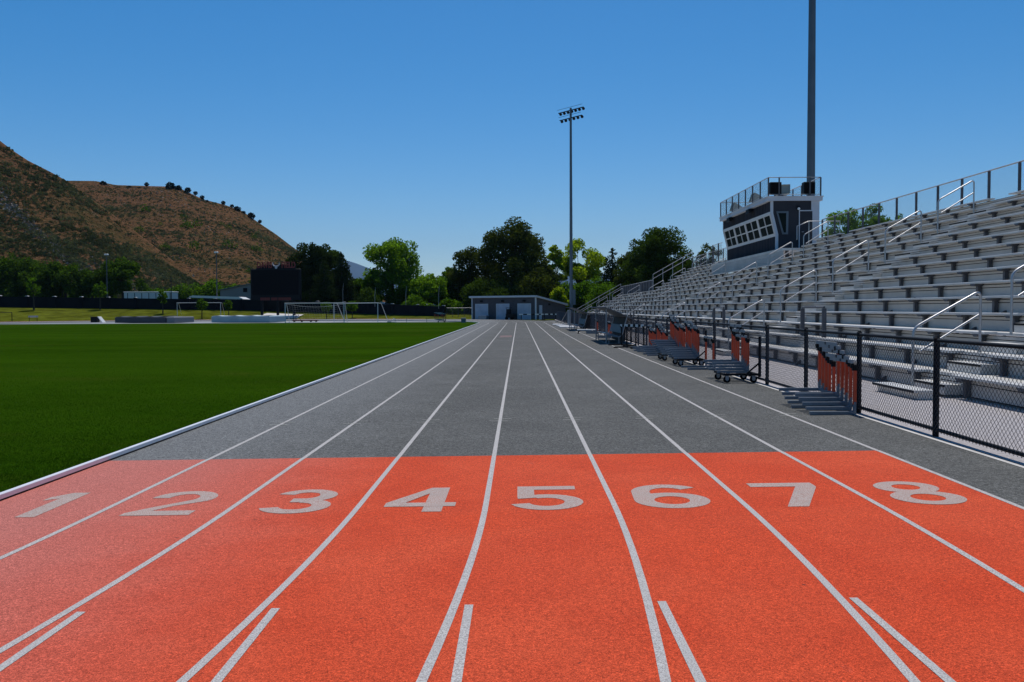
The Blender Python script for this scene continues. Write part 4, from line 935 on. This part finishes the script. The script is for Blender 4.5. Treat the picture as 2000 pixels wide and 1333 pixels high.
# ------------------------------------------------------------------ trees
def tree(name,label,cat,x,y,z0,h,w,style,leafm,n,leaf,seed,group=None,base=.18):
    rg=np.random.default_rng(seed); rd=random.Random(seed)
    t=thing(name,label,cat,(x,y,z0),0,group)
    lobes=[]
    if style=='conifer':
        for k in range(34):
            f=(k+.5)/34; zz=h*(.10+.88*f); r=w/2*(1-f)**.58*(.8+.4*rd.random()); a=rd.random()*6.28
            lobes.append((r*.55*math.cos(a),r*.55*math.sin(a),zz,max(.35,r*.62),.5))
            lobes.append((-r*.5*math.cos(a+.7),-r*.5*math.sin(a+.7),zz+.02*h,max(.3,r*.55),.5))
    elif style=='bush':
        for k in range(18):
            a=rd.random()*6.28; q=rd.random()**.5*w*.36; zz=h*(.25+.5*rd.random()*(1-.5*q/(w*.36))); lobes.append((q*math.cos(a),q*math.sin(a)*.8,zz,w*(.14+.10*rd.random()),.9))
    elif style=='vase':
        for k in range(26):
            a=6.28*k/26*5.4; f=.25+.75*rd.random(); q=w*.46*f*(.6+.4*rd.random()); zz=h*(.46+.47*rd.random()*(1.2-q/(w*.5))); lobes.append((q*math.cos(a),q*math.sin(a),zz,w*(.085+.06*rd.random()),.75))
    else:
        nl=34
        for k in range(nl):
            a=rd.random()*6.28; ph=math.asin(max(-1,min(1,rd.uniform(-.75,1)))); q=.62+.25*rd.random(); 
            lobes.append((w*.5*q*math.cos(a)*math.cos(ph),w*.5*q*math.sin(a)*math.cos(ph),h*(base+(1-base)*.48)+h*(1-base)*.46*q*math.sin(ph),w*(.085+.085*rd.random()),.85))
        for k in range(6): lobes.append((rd.uniform(-.2,.2)*w,rd.uniform(-.2,.2)*w,h*(.45+.3*rd.random()),w*.2,.9))
    vol=np.array([l[3]**2 for l in lobes]); cnt=np.maximum(12,(n*vol/vol.sum()).astype(int)); C=[]
    for l,c in zip(lobes,cnt):
        d=rg.normal(size=(c,3)); d/=np.linalg.norm(d,axis=1,keepdims=True); rad=l[3]*(.35+.75*rg.random(c)**.6); C.append(np.array(l[:3])+d*rad[:,None]*np.array([1,1,l[4]]))
    C=np.concatenate(C); C[:,2]=np.maximum(C[:,2],.15)
    global RNG; sv=RNG; RNG=rg; quads('crown',leaves(C,leaf*(.6+.8*rg.random(len(C)))),leafm,t); RNG=sv
    b=MB(); r0=max(.05,.022*h+.012*w)*(.5 if style=='vase' else 1)
    top=h*(.9 if style=='conifer' else .34 if style=='vase' else .5)
    b.tube([(0,0,-.5),(.01*h,0,top*.5),(0,.01*h,top)],[r0,r0*.8,r0*(.2 if style=='conifer' else .6)],7)
    if style!='conifer':
        for l in lobes[::2 if style!='vase' else 1]:
            m_=Vector((l[0]*.35,l[1]*.35,top+(l[2]-top)*.35+ .03*h)); b.tube([(0,.01*h,top*.92),m_,(l[0],l[1],l[2])],[r0*.42,r0*.28,r0*.08],5)
    part(b,'trunk',M['bark'],t)
    return t
def T(name,label,cat,pxc,wpx,ytop,d,style,lk,n,seed,zb=0,leaf=None,base=.18):
    s=d/1680; X=(pxc-1013.5)*s; zt=1.64+(605.5-(pxc-1013.5)*.0052-2-ytop)*s; w=wpx*s
    return tree(name,label,cat,X,d,zb,(zt-zb)*1.05,w,style,L_[lk],int(n*2),leaf or .215*d/160,seed,None,base)
T('evergreen_tree','broad dark evergreen directly right of the scoreboard','tree',606,92,466,166,'round','conifer_needles',5600,1)
T('broadleaf_tree','dark round tree with lit top behind the scoreboard conifers','tree',640,82,468,174,'round','dark_leaves',5200,2,0,None,.05)
T('conifer_tree','slim dark pointed conifer left of the distant blue mountain','tree',668,62,500,164,'conifer','conifer_needles',3600,3)
T('conifer_tree','small dark conifer in front of the dark tree pair','tree',634,74,515,160,'conifer','conifer_needles',3000,33)
T('broadleaf_tree','low green tree below the distant blue mountain','tree',698,48,540,176,'round','mid_leaves',2200,4,0,None,.05)
T('broadleaf_tree','tall bright green tree standing alone left of the shed','tree',766,122,464,172,'round','bright_leaves',7000,5,0,None,.22)
T('broadleaf_tree','shorter bright green tree leaning on the left of the tall one','tree',735,66,525,168,'round','mid_leaves',3000,6,0,None,.05)
T('bush','mid green bush under the tall bright tree','bush',790,80,548,170,'bush','mid_leaves',2600,7)
T('broadleaf_tree','sunlit leafy small tree behind the end of the wall','tree',838,76,527,166,'round','bright_leaves',3600,8,0,None,.05)
T('broadleaf_tree','green tree tucked between the sunlit one and the big oak','tree',876,62,520,172,'round','mid_leaves',3400,9,0,None,.05)
T('broadleaf_tree','thin leaved dark tree on the left shoulder of the big oak','tree',917,78,474,170,'round','oak_leaves',3300,10,0,None,.15)
T('oak_tree','huge dark oak tree rising behind the shed','tree',1000,150,426,165,'round','oak_leaves',11000,11,0,None,.03)
T('oak_tree','dark lower oak crown to the right of the huge oak','tree',1052,84,505,160,'round','oak_leaves',4200,12,0,None,.03)
T('broadleaf_tree','pale yellow green tree with open forked branches behind the light pole','tree',1132,118,462,186,'vase','yellow_leaves',5200,13)
T('broadleaf_tree','slim yellow green tree left of the slender light pole','tree',1084,62,478,182,'vase','yellow_leaves',1700,14)
T('bush','sunlit yellow green bush beside the shed roof','bush',1092,40,545,154,'bush','yellow_leaves',1300,15)
T('broadleaf_tree','mid green tree behind the shed and light pole','tree',1145,92,548,160,'round','mid_leaves',3600,16,0,None,.03)
T('conifer_tree','dark conifer between the forked tree and the big round tree','tree',1196,70,492,172,'conifer','conifer_needles',3000,17)
T('broadleaf_tree','green tree rising just behind the low end of the bleachers','tree',1192,100,556,150,'round','mid_leaves',3800,18,0,None,.03)
T('broadleaf_tree','large dark round tree behind the far bleachers','tree',1283,134,427,138,'round','dark_leaves',10000,19,0,None,.03)
T('broadleaf_tree','dark shoulder tree left of the large round one','tree',1232,72,486,146,'round','oak_leaves',4200,20,0,None,.03)
T('broadleaf_tree','dark tree right of the large round one','tree',1335,56,488,132,'round','dark_leaves',3000,21,0,None,.03)
T('broadleaf_tree','small wispy tree left of the press box','tree',1384,54,466,112,'round','oak_leaves',1500,22,0,None,.2)
T('broadleaf_tree','green tree behind the bleachers nearest the press box','tree',1645,92,392,96,'round','bright_leaves',4600,23,0,None,.1)
T('broadleaf_tree','green tree behind the bleachers, middle of the three right of the press box','tree',1710,92,388,94,'round','mid_leaves',4600,24,0,None,.1)
T('broadleaf_tree','green tree behind the bleachers farthest from the press box','tree',1766,72,396,92,'round','bright_leaves',3600,25,0,None,.1)
for i,(pc,w,yt,lab) in enumerate(((-60,130,480,'dark green thicket tree at the very left edge of the view'),(15,110,490,'broad dark green tree at the left edge under the hill'),(68,100,500,'dark green bushy tree second from the left edge'),(125,96,506,'dark green bushy tree behind the second lit sapling'),(178,80,512,'dark green bushy tree beside the left lamp post'),(238,86,494,'tall dark round tree right of the left lamp post'))):
    T('bushy_tree',lab,'tree',pc,w,yt,184,'round','shrub_leaves',4600,40+i,0,None,.0)
for i,(pc,w,yt,lab) in enumerate(((300,60,545,'low green bush behind the white trailer'),(350,66,534,'green bushy tree right of the white trailer'),(402,84,528,'wide green bushy tree behind the right lamp post'),(452,62,540,'green bushy tree above the grey gabled building'),(150,60,545,'low bush below the thicket trees'))):
    T('bush',lab,'bush',pc,w,yt,205,'bush','mid_leaves',2400,60+i)
for i,(pc,w,yt,lab) in enumerate(((720,60,560,'low dark bush behind the goals'),(940,60,560,'dark bush left behind the shed'),(1000,90,556,'dark bush centred behind the shed roof'),(1235,60,552,'dark green bush above the lower bleachers rail'),(820,70,572,'low green bush behind the blue grey roof'),(880,50,575,'low green bush by the wire gate'))):
    T('bush',lab,'bush',pc,w,yt,156 if i!=3 else 142,'bush','mid_leaves' if i in(4,5) else 'dark_leaves',2000,80+i)
for i,(pc,w,yt,dd,st,lk,lab) in enumerate(((712,70,545,182,'round','mid_leaves','dim green tree behind the goal, left of the tall bright tree'),(812,80,540,184,'round','mid_leaves','dim green tree right behind the tall bright tree'),(860,84,548,186,'round','dark_leaves','dark tree low behind the sunlit small tree'),(905,84,535,182,'round','mid_leaves','green tree under the thin leaved dark tree'),(950,100,500,172,'round','oak_leaves','dark spreading oak limb mass left above the shed'),(960,120,548,158,'round','dark_leaves','dark low tree left above the shed roof'),(1045,110,540,158,'round','oak_leaves','dark low tree right above the shed roof'),(1090,90,552,172,'round','mid_leaves','green tree under the slim yellow green tree'),(1165,90,545,176,'round','mid_leaves','green tree under the open forked tree'),(1240,100,530,148,'round','dark_leaves','dark tree under the left shoulder of the large round one'),(660,90,545,176,'round','dark_leaves','dark low tree under the conifers by the goals'),(600,70,540,175,'round','dark_leaves','dark low tree behind the scoreboard right edge'),(1312,110,500,150,'round','dark_leaves','dark tree mass behind the large round one'))):
    T('broadleaf_tree',lab,'tree',pc,w,yt,dd,st,lk,4200,120+i,0,None,.0)
# saplings on the bank
for i,(x,y,z,ht,w,lab) in enumerate(((-84.2,148.8,1.74,6.3,2.6,'young lit tree on the grass bank, first from the left'),(-74.2,152.0,1.65,5.6,2.4,'young tree on the grass bank, second from the left'),(-62.0,149.4,.9,4.7,1.8,'young tree on the bank beside the white trailer'),(-53.9,145.9,.24,3.6,1.8,'young tree on the bank behind the far goal'),(-50.1,148.2,.48,3.2,1.4,'young tree on the bank right of the far goal'),(-28.2,145.4,.24,3.0,1.9,'young tree on the bank seen through the rear goal'),(-32.7,146,.17,3.0,2.0,'young tree on the bank seen through the netted goal'))):
    t=tree('young_tree',lab,'tree',x,y,z,ht,w,'round',L_['mid_leaves'],520,.16,100+i,'young trees on the grass bank',.28)
hz=MB(); hz.box(-9000,9000,-320,19000,-60,1500); ho=hz.build('haze',bpy.data.materials.new('haze_air')); tag(ho,kind='stuff')
hm=ho.data.materials[0]; hm.use_nodes=True; hnt=hm.node_tree; hnt.nodes.clear(); ov=hnt.nodes.new('ShaderNodeOutputMaterial'); pv=hnt.nodes.new('ShaderNodeVolumePrincipled')
pv.inputs['Color'].default_value=(.42,.68,1,1); pv.inputs['Density'].default_value=.000034; pv.inputs['Anisotropy'].default_value=.1; hnt.links.new(pv.outputs[0],ov.inputs['Volume'])
# ------------------------------------------------------------------ camera, light, sky
cam=bpy.data.cameras.new('camera'); cam.sensor_width=36; cam.lens=30.24; cam.clip_end=60000; cam.clip_start=.05
co=bpy.data.objects.new('camera',cam); COL.objects.link(co); co.location=(0,0,1.64)
co.matrix_world=Matrix.Translation((0,0,1.64))@Matrix.Rotation(R(.46),4,'Z')@Matrix.Rotation(R(90-2.158),4,'X')@Matrix.Rotation(R(-.3),4,'Z')
S.camera=co
EL,AZ=R(64),R(4)
sd=Vector((math.sin(AZ)*math.cos(EL),math.cos(AZ)*math.cos(EL),math.sin(EL)))
sun=bpy.data.lights.new('sun','SUN'); sun.energy=3.5; sun.angle=R(.53); sun.color=(1,.96,.90)
so=bpy.data.objects.new('sun',sun); COL.objects.link(so); so.rotation_euler=(-sd).to_track_quat('-Z','Y').to_euler()
w=bpy.data.worlds.new('World'); S.world=w; w.use_nodes=True; nt=w.node_tree
sky=nt.nodes.new('ShaderNodeTexSky'); sky.sky_type='NISHITA'; sky.sun_disc=False; sky.sun_elevation=EL; sky.sun_rotation=AZ
sky.altitude=1400; sky.air_density=1.0; sky.dust_density=1.5; sky.ozone_density=3.5
bg=nt.nodes['Background']; bg.inputs['Strength'].default_value=.104
hs=nt.nodes.new('ShaderNodeHueSaturation'); hs.inputs['Saturation'].default_value=1.45; hs.inputs['Hue'].default_value=.497; nt.links.new(sky.outputs[0],hs.inputs['Color']); nt.links.new(hs.outputs[0],bg.inputs[0])
S.view_settings.view_transform='Standard'; S.view_settings.look='None'; S.view_settings.exposure=0; S.view_settings.gamma=1
S.cycles.max_bounces=6; S.cycles.transparent_max_bounces=8
